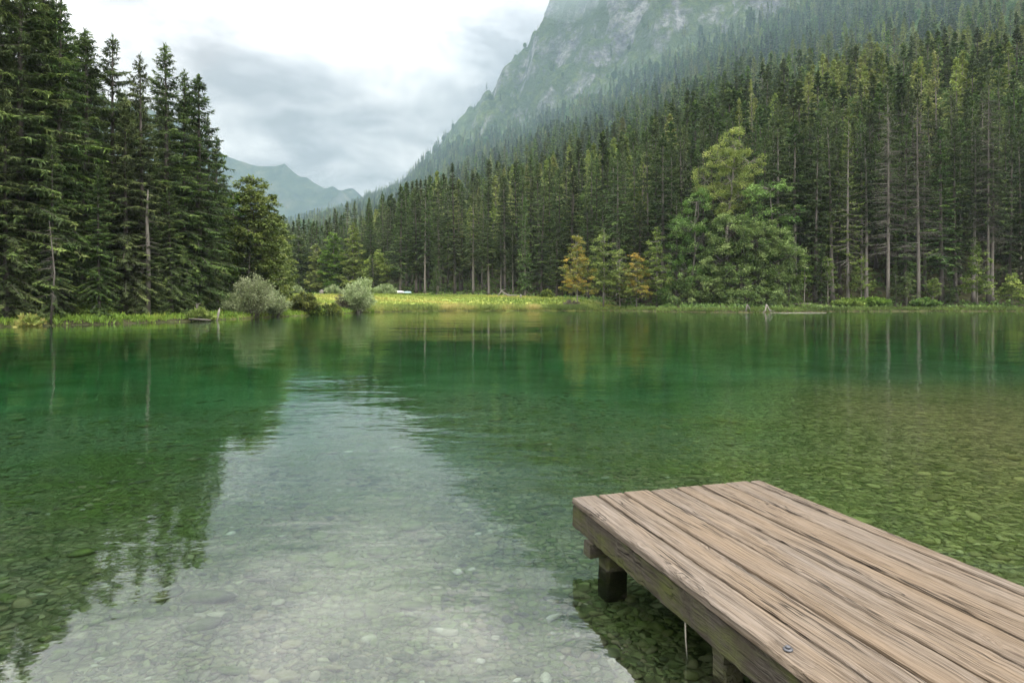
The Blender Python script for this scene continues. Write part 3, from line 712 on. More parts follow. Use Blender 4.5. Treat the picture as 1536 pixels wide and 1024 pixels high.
# the great tree overhanging the water
def lobes_px(Y, px0, z0, L):
    out = []
    for (px, py, rx, rz, *o) in L:
        k = Y / FP; out.append(((px - px0) * k, o[1] if len(o) > 1 else RG.uniform(-1.6, 1.2), Z_at(py, Y) - z0, rx * k, rx * k * .85, rz * k, o[0] if o else 0))
    return out
b = base(1108, 119.5)
L = lobes_px(119.5, 1108, b[2], [(1110, 420, 52, 34), (1085, 395, 40, 30), (1150, 405, 38, 36), (1130, 365, 38, 30, .06), (1095, 350, 34, 28, .05), (1055, 425, 38, 26, -.05), (1022, 445, 32, 18, -.05), (1172, 430, 28, 30, .05), (1180, 385, 22, 22, .08), (1120, 448, 50, 16, -.05, -2.6), (1160, 355, 26, 24, .05)])
c, t = broadleaf(3, [(0, 0, 0), (.3, -.4, 2.5), (.1, -.6, 6), (.6, -.3, 10), (.9, 0, 13)], L, M['alder'], M['bark_dark'], nl=135, ls=.28, clump=.8, cden=1.0, trad=.42, shell=.65)
plant('alder_tree', c, t, b, label='great round green tree overhanging the water on the far shore')
b = base(1092, 124)
L = lobes_px(124, 1092, b[2], [(1105, 215, 26, 22, .1), (1080, 240, 30, 22, .08), (1120, 245, 22, 20, .06), (1060, 270, 26, 20), (1095, 275, 34, 22, .04), (1112, 292, 24, 20), (1080, 305, 22, 18)])
c, t = broadleaf(5, [(0, 0, 0), (.2, .2, 6), (-.3, 0, 12), (.4, 0, 18), (1, 0, 24), (1.3, 0, 28)], L, M['yellowgreen'], M['bark'], nl=115, ls=.26, clump=.85, cden=.7, trad=.36, shell=.6)
plant('birch_tree', c, t, b, label='tall yellow-green tree with a knobbly top behind the great green tree')
b = base(1040, 121)
L = lobes_px(121, 1040, b[2], [(1020, 345, 20, 16, .05), (1045, 305, 20, 20, .12), (1035, 330, 24, 18, .12), (1055, 360, 30, 22), (1012, 380, 18, 16), (1030, 410, 32, 22, -.05), (1005, 440, 22, 16, -.1)])
c, t = broadleaf(6, [(0, 0, 0), (-.2, 0, 4), (.3, 0, 9), (.2, 0, 14), (.6, 0, 18)], L, M['alder'], M['bark'], nl=105, ls=.25, clump=.8, cden=.75, trad=.26, shell=.6)
plant('alder_tree', c, t, b, label='silvery green tree leaning out at the left side of the great green tree')
b = base(1160, 121.5)
L = lobes_px(121.5, 1160, b[2], [(1150, 285, 26, 13, .12), (1125, 292, 20, 12, .1), (1172, 278, 12, 8, .15), (1185, 320, 24, 12, .05), (1168, 345, 22, 18), (1140, 320, 26, 16, .04), (1178, 380, 18, 18, -.05)])
c, t = broadleaf(7, [(0, 0, 0), (.4, 0, 5), (.2, 0, 10), (-.3, 0, 16), (-.6, 0, 20)], L, M['alder'], M['bark'], nl=60, ls=.3, clump=.8, cden=.7, trad=.22)
plant('alder_tree', c, t, b, label='thin pale-leaved tree arching over the top right of the great green tree')
# autumn trees and small trees of the forest edge: flat sprays on a slim stem
def sprays(seed, px, Y, top, wpx, leaf, label, name, n=16, wood=M['bark_pale'], rnd=False, dens=.7, low=.22, ls=.26, group=None, nl=46):
    rg = np.random.default_rng(seed); b = base(px, Y); H = Z_at(top, Y) - b[2]; R = wpx / 2 * Y / FP
    L = []
    for i in range(n):
        f = low + (1 - low) * (i + .5) / n; r = R * (math.sin(math.pi * min(1, .22 + .74 * f)) ** .7 if rnd else (1 - f) ** .55) + .3; a = i * 2.4 + rg.uniform(-.4, .4); q = r * rg.uniform(.3, .62)
        L.append((math.cos(a) * q, math.sin(a) * q, f * H * .97, r * .55, r * .55, .30 + .05 * H * .3, rg.normal(0, .1)))
    lean = rg.uniform(-.04, .04)
    tr = [(lean * z * (1 if z < H / 2 else .4), 0, z) for z in np.linspace(0, H * .97, 7)]
    c, t = broadleaf(seed, tr, L, leaf, wood, nl=nl, ls=ls, clump=.55, cden=dens, trad=.02 + .009 * H, flat=.5)
    return plant(name, c, t, b, label=label, group=group)
sprays(21, 866, 121, 350, 72, M['autumn'], 'golden autumn tree with a slim pale stem at the right end of the meadow', 'autumn_tree', 22, dens=.65, rnd=False)
sprays(22, 955, 121, 378, 62, M['autumn'], 'smaller orange autumn tree left of the great green tree', 'autumn_tree', 16, dens=.7)
sprays(23, 905, 122, 340, 74, M['hazel'], 'green small tree between the golden and the orange autumn trees', 'beech_tree', 18)
sprays(24, 930, 121.5, 375, 60, M['yellowgreen'], 'yellowing slim small tree just left of the orange autumn tree', 'beech_tree', 16)
sprays(25, 985, 121.5, 340, 64, M['hazel'], 'dark leafy small tree right of the orange autumn tree', 'beech_tree', 16)
sprays(31, 1206, 119.5, 378, 44, M['hazel'], 'sapling with a crooked white stem right of the great green tree', 'beech_sapling', 10, dens=.6, low=.4)
sprays(32, 1242, 120, 385, 40, M['hazel'], 'sapling with a double pale stem under the pale larch', 'beech_sapling', 10, dens=.6, low=.4)
sprays(33, 1183, 120, 392, 34, M['beech'], 'thin leaning sapling close to the right side of the great green tree', 'beech_sapling', 8, dens=.5, low=.4)
sprays(34, 1292, 121, 385, 48, M['hazel'], 'leafy sapling right below the pale larch', 'beech_sapling', 12, dens=.7, low=.35)
sprays(35, 1360, 120, 412, 36, M['beech'], 'low dark sapling between the two withered spruces', 'beech_sapling', 9, dens=.6, low=.3)
sprays(36, 1466, 119.5, 366, 62, M['hazel'], 'yellow-green spreading young tree in front of dark stems at the right', 'beech_sapling', 16, dens=.75, low=.25)
sprays(37, 1518, 120, 410, 56, M['yellowgreen'], 'low spreading yellow-green tree at the right picture edge', 'beech_sapling', 12, dens=.7, low=.25)
sprays(38, 1400, 119.6, 415, 30, M['hazel'], 'small sapling behind the bushes right of the taller withered spruce', 'beech_sapling', 8, dens=.6, low=.35)
# left group of light trees at the end of the left bank
sprays(41, 378, 84, 262, 104, M['larch'], 'tall feathery light green tree at the end of the left bank', 'ash_tree', 44, wood=M['bark'], rnd=True, dens=1.0, low=.12, ls=.26, nl=70)
sprays(42, 408, 92, 318, 74, M['hazel'], 'rounded darker green tree behind the silver willow bush', 'ash_tree', 30, wood=M['bark'], rnd=True, dens=.9, low=.1, ls=.24, nl=60)
sprays(43, 348, 82, 285, 70, M['hazel'], 'leafy tree squeezed between the left bank spruces and the feathery light tree', 'ash_tree', 28, wood=M['bark'], dens=.8, low=.12, ls=.24, nl=60)
put('young', 'young_spruce', 372, 80, 352, 'dark young spruce in front of the feathery light green tree', 'young spruces at the forest edge')
for i, (px, Y, top, w, lf_, lab) in enumerate([(448, 196, 352, 44, 'beech', 'hazy olive tree above the left end of the meadow'), (474, 192, 366, 40, 'yellowgreen', 'pale brownish tree above the grey stump in the meadow'), (500, 190, 348, 46, 'hazel', 'light green tree above the gap between the waterside bushes'),
                                             (530, 186, 332, 50, 'yellowgreen', 'bright yellow-green tree above the round grey-green bush'), (566, 180, 374, 44, 'larch', 'slim grey-green tree left of the boats'), (424, 190, 372, 40, 'beech', 'small shaded tree at the far left of the meadow')]):
    sprays(60 + i, px, Y, top, w, M[lf_], lab, 'beech_tree', 24, wood=M['bark'], rnd=i % 2 == 0, dens=.8, low=.08, ls=.40, nl=44)
# shrubs
def bush(seed, px, Y, H, R, leaf, label, name='willow_bush', **kw):
    c, t = shrub(seed, H, R, M[leaf], M['bark'], **kw)
    return plant(name, c, t, base(px, Y), label=label, cat='bush', cn='foliage', tn='stems')
bush(1, 378, 73, 4.6, 2.6, 'willow', 'silver willow bush, tallest on the left bank', nst=90, lpst=150, ls=.17)
bush(2, 412, 77, 3.0, 2.0, 'willow', 'lower spreading silver willow bush leaning to the water', nst=70, lpst=120, ls=.16)
bush(3, 352, 72, 2.4, 1.6, 'willow', 'small silver willow bush beside the leaning grey stake', nst=45, lpst=90, ls=.16)
bush(4, 455, 85, 2.6, 1.9, 'darkshrub', 'dark green round bush on the waterside left of the pair', 'dark_bush', nst=70, lpst=130, ls=.22, lw=.55)
bush(5, 496, 89, 1.9, 1.5, 'darkshrub', 'yellowish green low bush on the waterside, right of the dark round bush', 'dark_bush', nst=55, lpst=110, ls=.22, lw=.55)
bush(6, 475, 86, 1.5, 1.3, 'darkshrub', 'lowest dark bush between the two waterside bushes', 'dark_bush', nst=40, lpst=90, ls=.22, lw=.55)
bush(7, 535, 99, 4.6, 2.7, 'willow', 'round grey-green willow bush at the left start of the meadow shore', nst=90, lpst=150, ls=.2)
bush(8, 514, 98, 2.8, 1.4, 'deadneedle', 'brown half-dead bush left of the round grey-green willow', nst=40, lpst=50, ls=.16)
bush(9, 577, 150, 2.9, 2.8, 'willow', 'round pale bush in the meadow left of the boats', nst=70, lpst=120, ls=.26)
bush(10, 424, 165, 2.4, 2.4, 'willow', 'pale distant bush at the far left end of the meadow', nst=50, lpst=90, ls=.28)
bush(11, 444, 168, 2.6, 2.2, 'willow', 'second pale distant bush at the left end of the meadow', nst=50, lpst=90, ls=.28)
bush(13, 500, 168, 2.8, 2.2, 'willow', 'pale distant bush behind the grey stump in the meadow', nst=50, lpst=90, ls=.28)
bush(12, 545, 128, 3.9, 2.4, 'willow', 'tall pale bush behind the round grey-green willow', nst=60, lpst=100, ls=.24)
bush(20, 1272, 118.8, 1.5, 2.8, 'hazel', 'bright green low bush on the right shore below the pale larch', 'low_bush', nst=80, lpst=70, ls=.24, lw=.6, up=.6)
bush(21, 1308, 118.8, 1.7, 3.0, 'hazel', 'bright green low bush on the right shore, left of the first withered spruce', 'low_bush', nst=80, lpst=70, ls=.24, lw=.6, up=.6)
bush(22, 1388, 118.6, 1.6, 2.4, 'beech', 'darker green low bush at the foot of the taller withered spruce', 'low_bush', nst=70, lpst=70, ls=.24, lw=.6, up=.6)
bush(23, 858, 119, 1.5, 1.6, 'deadneedle', 'grey-brown small bush under the golden autumn tree', 'low_bush', nst=40, lpst=50, ls=.2, lw=.5)
bush(24, 300, 63.5, 1.3, 1.3, 'hazel', 'bright yellow-green fern clump at the foot of the forked grey stake', 'fern_clump', nst=50, lpst=60, ls=.2, lw=.5)
bush(25, 138, 57.5, 1.8, 1.5, 'hazel', 'yellow-green shrub in the dark under the left bank spruces', 'low_bush', nst=40, lpst=50, ls=.2, lw=.5)
bush(26, 44, 50.8, 1.2, 1.0, 'herb', 'broad-leaved waterside plant near the left picture edge', 'waterside_plant', nst=30, lpst=40, ls=.26, lw=.6)
bush(27, 820, 140, 1.6, 1.8, 'darkshrub', 'low dark bush at the forest foot right of the driftwood', 'dark_bush', nst=40, lpst=60, ls=.25, lw=.55)

# ------------------------------------------------------------------ grass and herbs (nobody could count them)
def blades(name, seed, pts, h0, h1, w, nb, leaf, lean=.35, tcol=None):
    rg = np.random.default_rng(seed); x, y = pts; n = len(x); z = terrain(x, y)[0]
    bi = np.repeat(np.arange(n), nb); N = len(bi)
    P = np.stack([x, y, z - .03], -1)[bi] + np.concatenate([rg.normal(0, .14, (N, 2)), np.zeros((N, 1))], 1)
    D = unit(np.concatenate([rg.normal(0, lean, (N, 2)), np.ones((N, 1))], 1)); a = rg.uniform(0, 3.14, N)
    hh = (h0 + (h1 - h0) * rg.random(n))[bi] * rg.uniform(.6, 1.1, N)
    mb = MB(); tt = fbm(x / 9, y / 5, 3, seed + 3) if tcol is None else tcol(x, y)
    mb.rhombi(P, D, hh, w * rg.uniform(.6, 1.4, N), np.stack([np.cos(a), np.sin(a), 0 * a], -1), 0, np.clip(tt[bi] + rg.normal(0, .1, N), 0, 1), .1)
    o = obj(name, mb.mesh(name, [M[leaf]])); return o
def scat(seed, n, pxr, Yr, cond):
    rg = np.random.default_rng(seed); Y = np.sqrt(rg.uniform(Yr[0] ** 2, Yr[1] ** 2, n)); px = rg.uniform(pxr[0], pxr[1], n); x = (px - 768) / FP * Y
    sd = lake_sd(x, Y); k = cond(px, Y, sd, rg.random(n)); return x[k], Y[k]
lim = lambda px: np.interp(px, [300, 430, 560, 700, 850, 960], [98, 185, 176, 158, 138, 119])
p = scat(1, 60000, (300, 930), (66, 188), lambda px, Y, sd, r: (sd > .3) & (Y < lim(px)) & (r < np.interp(Y, [70, 180], [1, .8])))
tag(blades('meadow_grass', 1, p, .25, .55, .13, 4, 'grass', tcol=lambda x, y: .42 + 1.2 * (fbm(x / 16, y / 6, 4, 4) - .5)), 'yellow-green meadow grass behind the far shore', kind='stuff')
p = scat(2, 60000, (540, 900), (98, 124), lambda px, Y, sd, r: (sd > .05) & (sd < 2.4) & (r < .8))
tag(blades('reeds', 2, p, .45, 1.15, .09, 5, 'herb', .14, tcol=lambda x, y: .35 + 2.0 * (fbm(x / 4, y / 4, 3, 14) - .5)), 'green reeds and sedge along the meadow shoreline', kind='stuff')
p = scat(3, 60000, (-120, 560), (46, 108), lambda px, Y, sd, r: (sd > .0) & (sd < 3.2) & (r < .75))
tag(blades('bank_herbs', 3, p, .2, .75, .11, 5, 'herb', .5, tcol=lambda x, y: .25 + .8 * (fbm(x / 3, y / 3, 3, 24) - .25)), 'mixed herbs and sedge along the left bank', kind='stuff')
p = scat(4, 60000, (880, 1640), (100, 124), lambda px, Y, sd, r: (sd > .0) & (sd < 3.4) & (r < .6))
tag(blades('shore_herbs', 4, p, .15, .6, .15, 5, 'hazel', .6, tcol=lambda x, y: .05 + .8 * (fbm(x / 4, y / 4, 3, 34) - .25)), 'low green growth along the wooded far shore', kind='stuff')
p = scat(6, 40000, (-150, 1640), (55, 210), lambda px, Y, sd, r: (sd > 3) & ((Y > lim(px)) | (px < 300) | (px > 930)) & (r < .5))
tag(blades('undergrowth', 6, p, .3, 1.1, .3, 6, 'beech', .7), 'dark leafy undergrowth on the forest floor', kind='stuff')

# ------------------------------------------------------------------ the forest beyond the nearest ranks
def far_kind(name, mb, wood, leaf):
    return mb.mesh(name, [leaf, wood])
def merge(cr, tr):
    for V, Q in zip([np.concatenate(tr.V)], [np.concatenate(tr.Q)]): cr.add(V, Q, None, 1, .5)
    return cr
SRC = bpy.data.collections.new('forest_source')
srcs = []
for i in range(4):
    cr, tr = conifer(300 + i, H=26., R=(3.7, 4.2, 3.4, 3.9)[i], bole=.06 + .03 * i, tipw=.5, tsd=.15, whorl=1.15, nbr=6, tw=.42, tl=1.05, tww=.36, droop=.26, power=.8, gaps=.1, hang=.3, stubs=0)
    srcs.append(merge(cr, tr).mesh('wood_%d' % i, [M['spruce' if i < 2 else 'wood_spruce'], M['bark_dark']]))
cr, tr = conifer(310, H=25., R=4.0, bole=.1, whorl=.95, nbr=6, tw=.42, tl=1.0, tww=.32, droop=.18, power=.8, gaps=.15, hang=.3, stubs=0)
srcs.append(merge(cr, tr).mesh('wood_4', [M['larch'], M['bark']]))
for i, (lf_, sd_) in enumerate((('beech', 1), ('alder', 2))):
    rg = np.random.default_rng(sd_); mb = MB(); n = 5200; D = unit(rg.normal(size=(n, 3)))
    lump = 1 + .28 * np.sin(D @ rg.normal(size=3) * 5) * np.cos(D @ rg.normal(size=3) * 6)
    P = D * (np.array([4.0, 4.0, 6.5]) * (lump * rg.uniform(.75, 1.03, n))[:, None]) + [0, 0, 10.5]
    Dl = unit(D * .6 + rg.normal(0, .7, (n, 3))); N = unit(np.cross(Dl, rg.normal(size=(n, 3))))
    mb.rhombi(P, Dl, rg.uniform(.5, .9, n), rg.uniform(.35, .6, n), N, 0, np.clip(.4 + .5 * (lump - 1) + rg.normal(0, .13, n), 0, 1))
    mb.tube([(0, 0, -1), (0, 0, 6), (.3, 0, 11)], [.3, .22, .1], 6, 1)
    srcs.append(mb.mesh('wood_%d' % (5 + i), [M[lf_], M['bark']]))
for i, me in enumerate(srcs): SRC.objects.link(bpy.data.objects.new('wood_%d' % i, me))
def forest_points():
    rg = np.random.default_rng(77); P = []
    for (Y0, Y1, area) in ((100, 330, 30.), (330, 700, 52.), (700, 1560, 72.)):
        n = int(.93 * (Y1 ** 2 - Y0 ** 2) / area); Y = np.sqrt(rg.uniform(Y0 ** 2, Y1 ** 2, n)); u = rg.uniform(-.93, .93, n)
        P.append(np.stack([u * Y, Y], -1))
    P = np.concatenate(P); x, y = P.T; px = 768 + x / y * FP
    tlv = np.interp(px, [400, 430, 520, 560, 600, 680, 745, 800, 850, 900, 1000, 1100, 1300, 1536, 1750], [205, 197, 192, 184, 174, 167, 160, 153, 147, 134, 124, 123.5, 123, 123, 121])
    start = np.where(px >= 415, tlv + 34, np.where(px > 300, 208, 104))
    ok = (y > start)
    x, y, px = x[ok], y[ok], px[ok]; z, sd, cm = terrain(x, y)
    e = 4.0; zx = terrain(x + e, y)[0]; zy = terrain(x, y + e)[0]; slope = np.hypot(zx - z, zy - z) / e
    ok = (sd > 8) & ((slope < 1.15) | (rg.random(len(x)) < .22) & (slope < 2.6)) & (y < 1600)
    tmp = fbm(x / 60, y / 60, 3, 70)
    ok &= rg.random(len(x)) < np.where(cm > .3, .42, 1.0)
    x, y, px, z, slope, cm, tmp = [a[ok] for a in (x, y, px, z, slope, cm, tmp)]; n = len(x)
    r = rg.random(n); light = sstep(.36, .58, tmp) * np.where(px < 620, .85, .85) * (y > 180)
    idx = np.where(r < light * .45, rg.integers(5, 7, n), np.where(r < light, 4, np.where(rg.random(n) < sstep(190, 380, y), rg.integers(2, 4, n), rg.integers(0, 2, n))))
    s = (.45 + .85 * rg.random(n) ** .8) * np.where(slope > 1.15, .5, 1) * np.interp(y, [150, 500, 900, 1500], [1.15, 1.0, .85, .72]) * np.where(cm > .3, .7, 1)
    s = np.where(idx > 4, s * .85, s) * np.interp(px, [520, 640], [.66, 1.0])
    me = bpy.data.meshes.new('forest'); me.vertices.add(n); me.vertices.foreach_set('co', np.stack([x, y, z - .5], -1).astype(np.float32).ravel())
    for nm, v, ty in (('scl', s, 'FLOAT'), ('wid', s * rg.uniform(.85, 1.25, n), 'FLOAT'), ('rot', rg.uniform(0, 6.28, n), 'FLOAT'), ('idx', idx, 'INT')):
        a = me.attributes.new(nm, ty, 'POINT'); a.data.foreach_set('value', np.asarray(v, dtype=np.int32 if ty == 'INT' else np.float32))
    print('forest points', n); return me
fo = obj('forest', forest_points()); tag(fo, 'dense mixed forest climbing the mountain flank and filling the valley', kind='stuff')
ng = bpy.data.node_groups.new('forest_scatter', 'GeometryNodeTree')
ng.interface.new_socket('Geometry', in_out='INPUT', socket_type='NodeSocketGeometry'); ng.interface.new_socket('Geometry', in_out='OUTPUT', socket_type='NodeSocketGeometry')
N_ = ng.nodes; gi = N_.new('NodeGroupInput'); go = N_.new('NodeGroupOutput'); iop = N_.new('GeometryNodeInstanceOnPoints'); ci = N_.new('GeometryNodeCollectionInfo')
ci.inputs['Collection'].default_value = SRC; ci.inputs['Separate Children'].default_value = True; ci.inputs['Reset Children'].default_value = True
def nattr(name, ty='FLOAT'):
    a = N_.new('GeometryNodeInputNamedAttribute'); a.data_type = ty; a.inputs['Name'].default_value = name
    return [o for o in a.outputs if o.enabled and o.name == 'Attribute'][0]
cx = N_.new('ShaderNodeCombineXYZ'); cr_ = N_.new('ShaderNodeCombineXYZ')
ng.links.new(nattr('wid'), cx.inputs[0]); ng.links.new(nattr('wid'), cx.inputs[1]); ng.links.new(nattr('scl'), cx.inputs[2]); ng.links.new(nattr('rot'), cr_.inputs[2])
ng.links.new(gi.outputs[0], iop.inputs['Points']); ng.links.new(ci.outputs[0], iop.inputs['Instance']); iop.inputs['Pick Instance'].default_value = True
ng.links.new(nattr('idx', 'INT'), iop.inputs['Instance Index']); ng.links.new(cr_.outputs[0], iop.inputs['Rotation']); ng.links.new(cx.outputs[0], iop.inputs['Scale'])
ng.links.new(iop.outputs[0], go.inputs[0])
md = fo.modifiers.new('scatter', 'NODES'); md.node_group = ng

# ------------------------------------------------------------------ the jetty
def wood_mat(name, tone=(.105, .075, .047), side=False):
    m, nt = nmat(name); t = NT(nt)
    co = t.n('ShaderNodeTexCoord').outputs['Object']; ti = t.attr('tint')
    off = t.n('ShaderNodeCombineXYZ', X=t.math('MULTIPLY', ti, 37.0), Y=t.math('MULTIPLY', ti, 91.0), Z=t.math('MULTIPLY', ti, 13.0)).outputs[0]
    p = t.n('ShaderNodeVectorMath', _operation='ADD', i0=co, i1=off).outputs[0]
    warp = t.noise(t.scale(p, (3, .9, 3)), 1.0, 2, out=1)
    pw = t.n('ShaderNodeVectorMath', _operation='MULTIPLY_ADD', i0=warp, i1=(.05, .0, .05), i2=p).outputs[0]
    kn = t.n('ShaderNodeTexVoronoi', Vector=t.scale(p, (5.2, 1.15, 5.2)), Scale=1.0).outputs['Distance']
    knr = t.mapr(kn, .0, .30, 1, 0, True)
    pk = t.n('ShaderNodeVectorMath', _operation='MULTIPLY_ADD', i0=t.n('ShaderNodeCombineXYZ', X=knr, Y=0.0, Z=knr).outputs[0], i1=(.045, 0, .045), i2=pw).outputs[0]
    g1 = t.noise(t.scale(pk, (75, 1.6, 75)), 1.0, 4, .62)
    g2 = t.noise(t.scale(pk, (150, 4.0, 150)), 1.0, 3, .6)
    g3 = t.noise(t.scale(p, (6, .8, 6)), 1.0, 4, .6)
    cr1 = t.noise(t.scale(pk, (26, .55, 26), (9, 4, 2)), 1.0, 2, .4)
    crack = t.mapr(t.math('ABSOLUTE', t.math('SUBTRACT', cr1, .5)), 0.0, .022, 1, 0)
    crack = t.math('MULTIPLY', crack, t.mapr(t.noise(t.scale(p, (7, 1.1, 7), (2, 8, 1)), 1, 2), .46, .56))
    dk = tuple(a * .24 for a in tone); lt = tuple(min(1, a * 1.75 + .03) for a in tone)
    g = t.math('ADD', t.math('MULTIPLY', g1, .6), t.math('MULTIPLY', g2, .4))
    c = t.ramp(g, [(.34, dk), (.44, tone), (.60, lt)])
    grey = t.mix(t.mapr(g3, .35, .65, .08, .6), c, t.mix(t.mapr(g, .3, .66), tuple(a * .45 for a in tone), tuple(sum(tone) / 3 * 2.1 + .02 + k for k in (.010, .0, -.008))))
    c = t.mix(t.mapr(ti, 0, 1, 0, .45), grey, tuple(a * 1.5 for a in tone))
    c = t.mix(t.mapr(kn, .035, .085, .85, 0), c, (.06, .042, .03))
    ring = t.mapr(t.math('ABSOLUTE', t.math('SUBTRACT', kn, .12)), 0, .03, .4, 0); c = t.mix(ring, c, (.13, .095, .065))
    c = t.mix(t.math('MULTIPLY', crack, .9), c, (.025, .02, .015))
    ws = t.mapr(t.noise(p, 23, 3, .6), .66, .74); c = t.mix(t.math('MULTIPLY', ws, .3), c, tuple(a * 2.2 for a in tone))
    if side:
        ms = t.noise(t.scale(co, (3, 2.2, 7)), 1.0, 5, .65)
        c = t.mix(t.mapr(ms, .44, .64, 0, .85), c, (.075, .085, .022))
        c = t.mix(t.mapr(t.noise(t.scale(co, (5, 3.4, 9), (4, 4, 4)), 1.0, 4, .6), .48, .66, 0, .7), c, (.045, .036, .026))
    h = t.math('SUBTRACT', t.math('ADD', t.math('MULTIPLY', g1, .6), t.math('MULTIPLY', g2, .35)), t.math('MULTIPLY', crack, 1.3))
    t.out(t.bsdf(c, .82, .2, t.bump(h, .012))); return m
W_TOP = wood_mat('weathered_boards'); W_SIDE = wood_mat('mossy_beam', (.036, .029, .019), True); W_POST = wood_mat('wet_post', (.05, .045, .03), True)
def board(mb, x0, x1, y0, y1, z0, z1, seed, bev=.007, rough=.0022, tint=None, axis='y', mat=0, chip=0.0):
    rg = np.random.default_rng(seed); L = y1 - y0; n = max(3, int(L / .06)); ys = np.linspace(y0, y1, n)
    prof = [(x0 + bev, z0), (x1 - bev, z0), (x1, z0 + bev), (x1, z1 - bev), (x1 - bev, z1), ((x0 + x1) / 2, z1 + .001), (x0 + bev, z1), (x0, z1 - bev), (x0, z0 + bev)]
    k = len(prof); P = np.array(prof)
    V = np.zeros((n, k, 3)); V[:, :, 0] = P[None, :, 0]; V[:, :, 2] = P[None, :, 1]; V[:, :, 1] = ys[:, None]
    wob = (fbm(ys * 1.3, ys * 0 + seed, 3, seed) - .5) * .006; V[:, :, 0] += wob[:, None]
    V[:, :, 2] += ((fbm(ys * .7, ys * 0 + seed, 2, seed + 5) - .5) * .004)[:, None]
    V[:, :, 0] += rg.normal(0, rough, (n, k)) * .6; V[:, :, 2] += rg.normal(0, rough, (n, k)) * .4
    if chip:
        for j in (6, 7):
            c = np.maximum(0, fbm(ys * 5, ys * 0 + 3.3, 3, seed + 9) - .52) * chip; V[:, j, 2] -= c; V[:, j, 0] += c * .7
    V[0, :, 1] += rg.normal(0, .004, k); V[-1, :, 1] += rg.normal(0, .004, k)
    if axis == 'x': V = V[:, :, [1, 0, 2]]
    i = np.arange(n - 1)[:, None] * k; j = np.arange(k)[None]; j2 = (j + 1) % k
    Q = np.stack([i + j, i + j2, i + k + j2, i + k + j], -1).reshape(-1, 4)
    if axis == 'x': Q = Q[:, ::-1]
    Q = Q[:, ::-1]
    Vf = np.vstack([V.reshape(-1, 3), V[0].mean(0), V[-1].mean(0)]); a = n * k; T = []
    for q in range(k): T += [(a, q, (q + 1) % k), (a + 1, (n - 1) * k + (q + 1) % k, (n - 1) * k + q)]
    T = np.array(T)
    if axis == 'x': T = T[:, ::-1]
    mb.add(Vf, Q, T, mat, rg.random() if tint is None else tint)
def jetty():
    DZ = .45; Yc = (HC - DZ) * FP / (745 - HZ); Xc = X_at(857, Yc); Yr = (HC - DZ) * FP / (720 - HZ); Xr = X_at(1140, Yr)
    ang = math.atan2(Yr - Yc, Xr - Xc); Wd = math.hypot(Xr - Xc, Yr - Yc)
    e = empty('jetty', (Xc, Yc, 0), ang)
    tag(e, 'weathered wooden jetty of long grey-brown boards reaching over the water in the right foreground', 'jetty')
    mb = MB(); L = -8.2; T = .05; g = .022; ws = [.226, .222, .232, .246, .218, .234, .232]; tot = Wd - .118 - .118 * 0
    x = 0; f = (Wd - .10 - g * 7) / sum(ws)
    ends = [0.0, -.012, .006, -.006, .01, -.004, .008]; tn = [.05, .55, .8, .3, .62, .9, .45]
    for i, w in enumerate(ws):
        w *= f
        board(mb, x, x + w, L, ends[i], DZ - T, DZ + (.004 if i in (2, 5) else 0), 10 + i, tint=tn[i], chip=.05 if i == 0 else 0); x += w + g
    board(mb, x, Wd, L, -.004, DZ - T - .03, DZ + .002, 20, tint=.15)
    o = obj('deck', mb.mesh('deck', [W_TOP]), e)
    mb = MB(); board(mb, .006, .075, L, -.015, .215, DZ - T - .002, 31, .009, .006, .3, chip=.12); obj('edge_beam', mb.mesh('edge_beam', [W_SIDE]), e)
    for xx in (.55, 1.08, Wd - .1):
        mb = MB(); board(mb, xx, xx + .07, L, -.06, .24, DZ - T - .002, int(40 + xx * 10), tint=.4); obj('joist', mb.mesh('joist', [W_SIDE]), e)
    for yy in (-.36, -1.93, -3.6, -5.4):
        mb = MB(); board(mb, yy - .06, yy + .06, -.015 if yy > -1 else .09, Wd - .03, .10, .213, int(60 - yy * 7), .008, tint=.6, axis='x'); obj('crossbeam', mb.mesh('crossbeam', [W_POST]), e)
        for xx in (.20, Wd - .26):
            if yy == -1.93 and xx < .3: xx = .15
            r = .088 if yy > -1 or xx > .3 else .062
            mb = MB(); zz = np.linspace(-1.6, .098, 12); P = np.stack([xx + .006 * np.sin(zz * 4), yy + 0 * zz, zz], -1)
            r8 = np.array([(-1, -.8), (-.8, -1), (.8, -1), (1, -.8), (1, .8), (.8, 1), (-.8, 1), (-1, .8)]) * r
            V8 = np.stack([P[:, None, 0] + r8[None, :, 0] * (1 + .02 * np.sin(zz * 17))[:, None], P[:, None, 1] + r8[None, :, 1] + 0 * P[:, None, 0], np.repeat(zz[:, None], 8, 1)], -1)
            i8 = np.arange(11)[:, None] * 8; j8 = np.arange(8)[None]
            mb.add(V8.reshape(-1, 3), np.stack([i8 + j8, i8 + (j8 + 1) % 8, i8 + 8 + (j8 + 1) % 8, i8 + 8 + j8], -1).reshape(-1, 4), [(88 + q, 88 + (q + 1) % 8, 88 + (q + 2) % 8) for q in range(0)] + [(88, 88 + q, 89 + q) for q in range(1, 7)], 0, .5); obj('post', mb.mesh('post', [W_POST]), e)
    ml, ntl = nmat('dull_iron'); t = NT(ntl); t.out(t.n('ShaderNodeBsdfPrincipled', Base__Color=(.13, .13, .14, 1), Metallic=.7, Roughness=.55).outputs[0])
    Yb = (HC - DZ) * FP / (973 - HZ); Xb = X_at(1182, Yb); dx, dy = Xb - Xc, Yb - Yc; bx = dx * math.cos(ang) + dy * math.sin(ang); by = -dx * math.sin(ang) + dy * math.cos(ang)
    mb = MB(); n6 = [(0, 0, DZ - .005), (0, 0, DZ + .004)]; mb.tube(np.array(n6) + [bx, by, 0], [.022, .022], 14, 0)
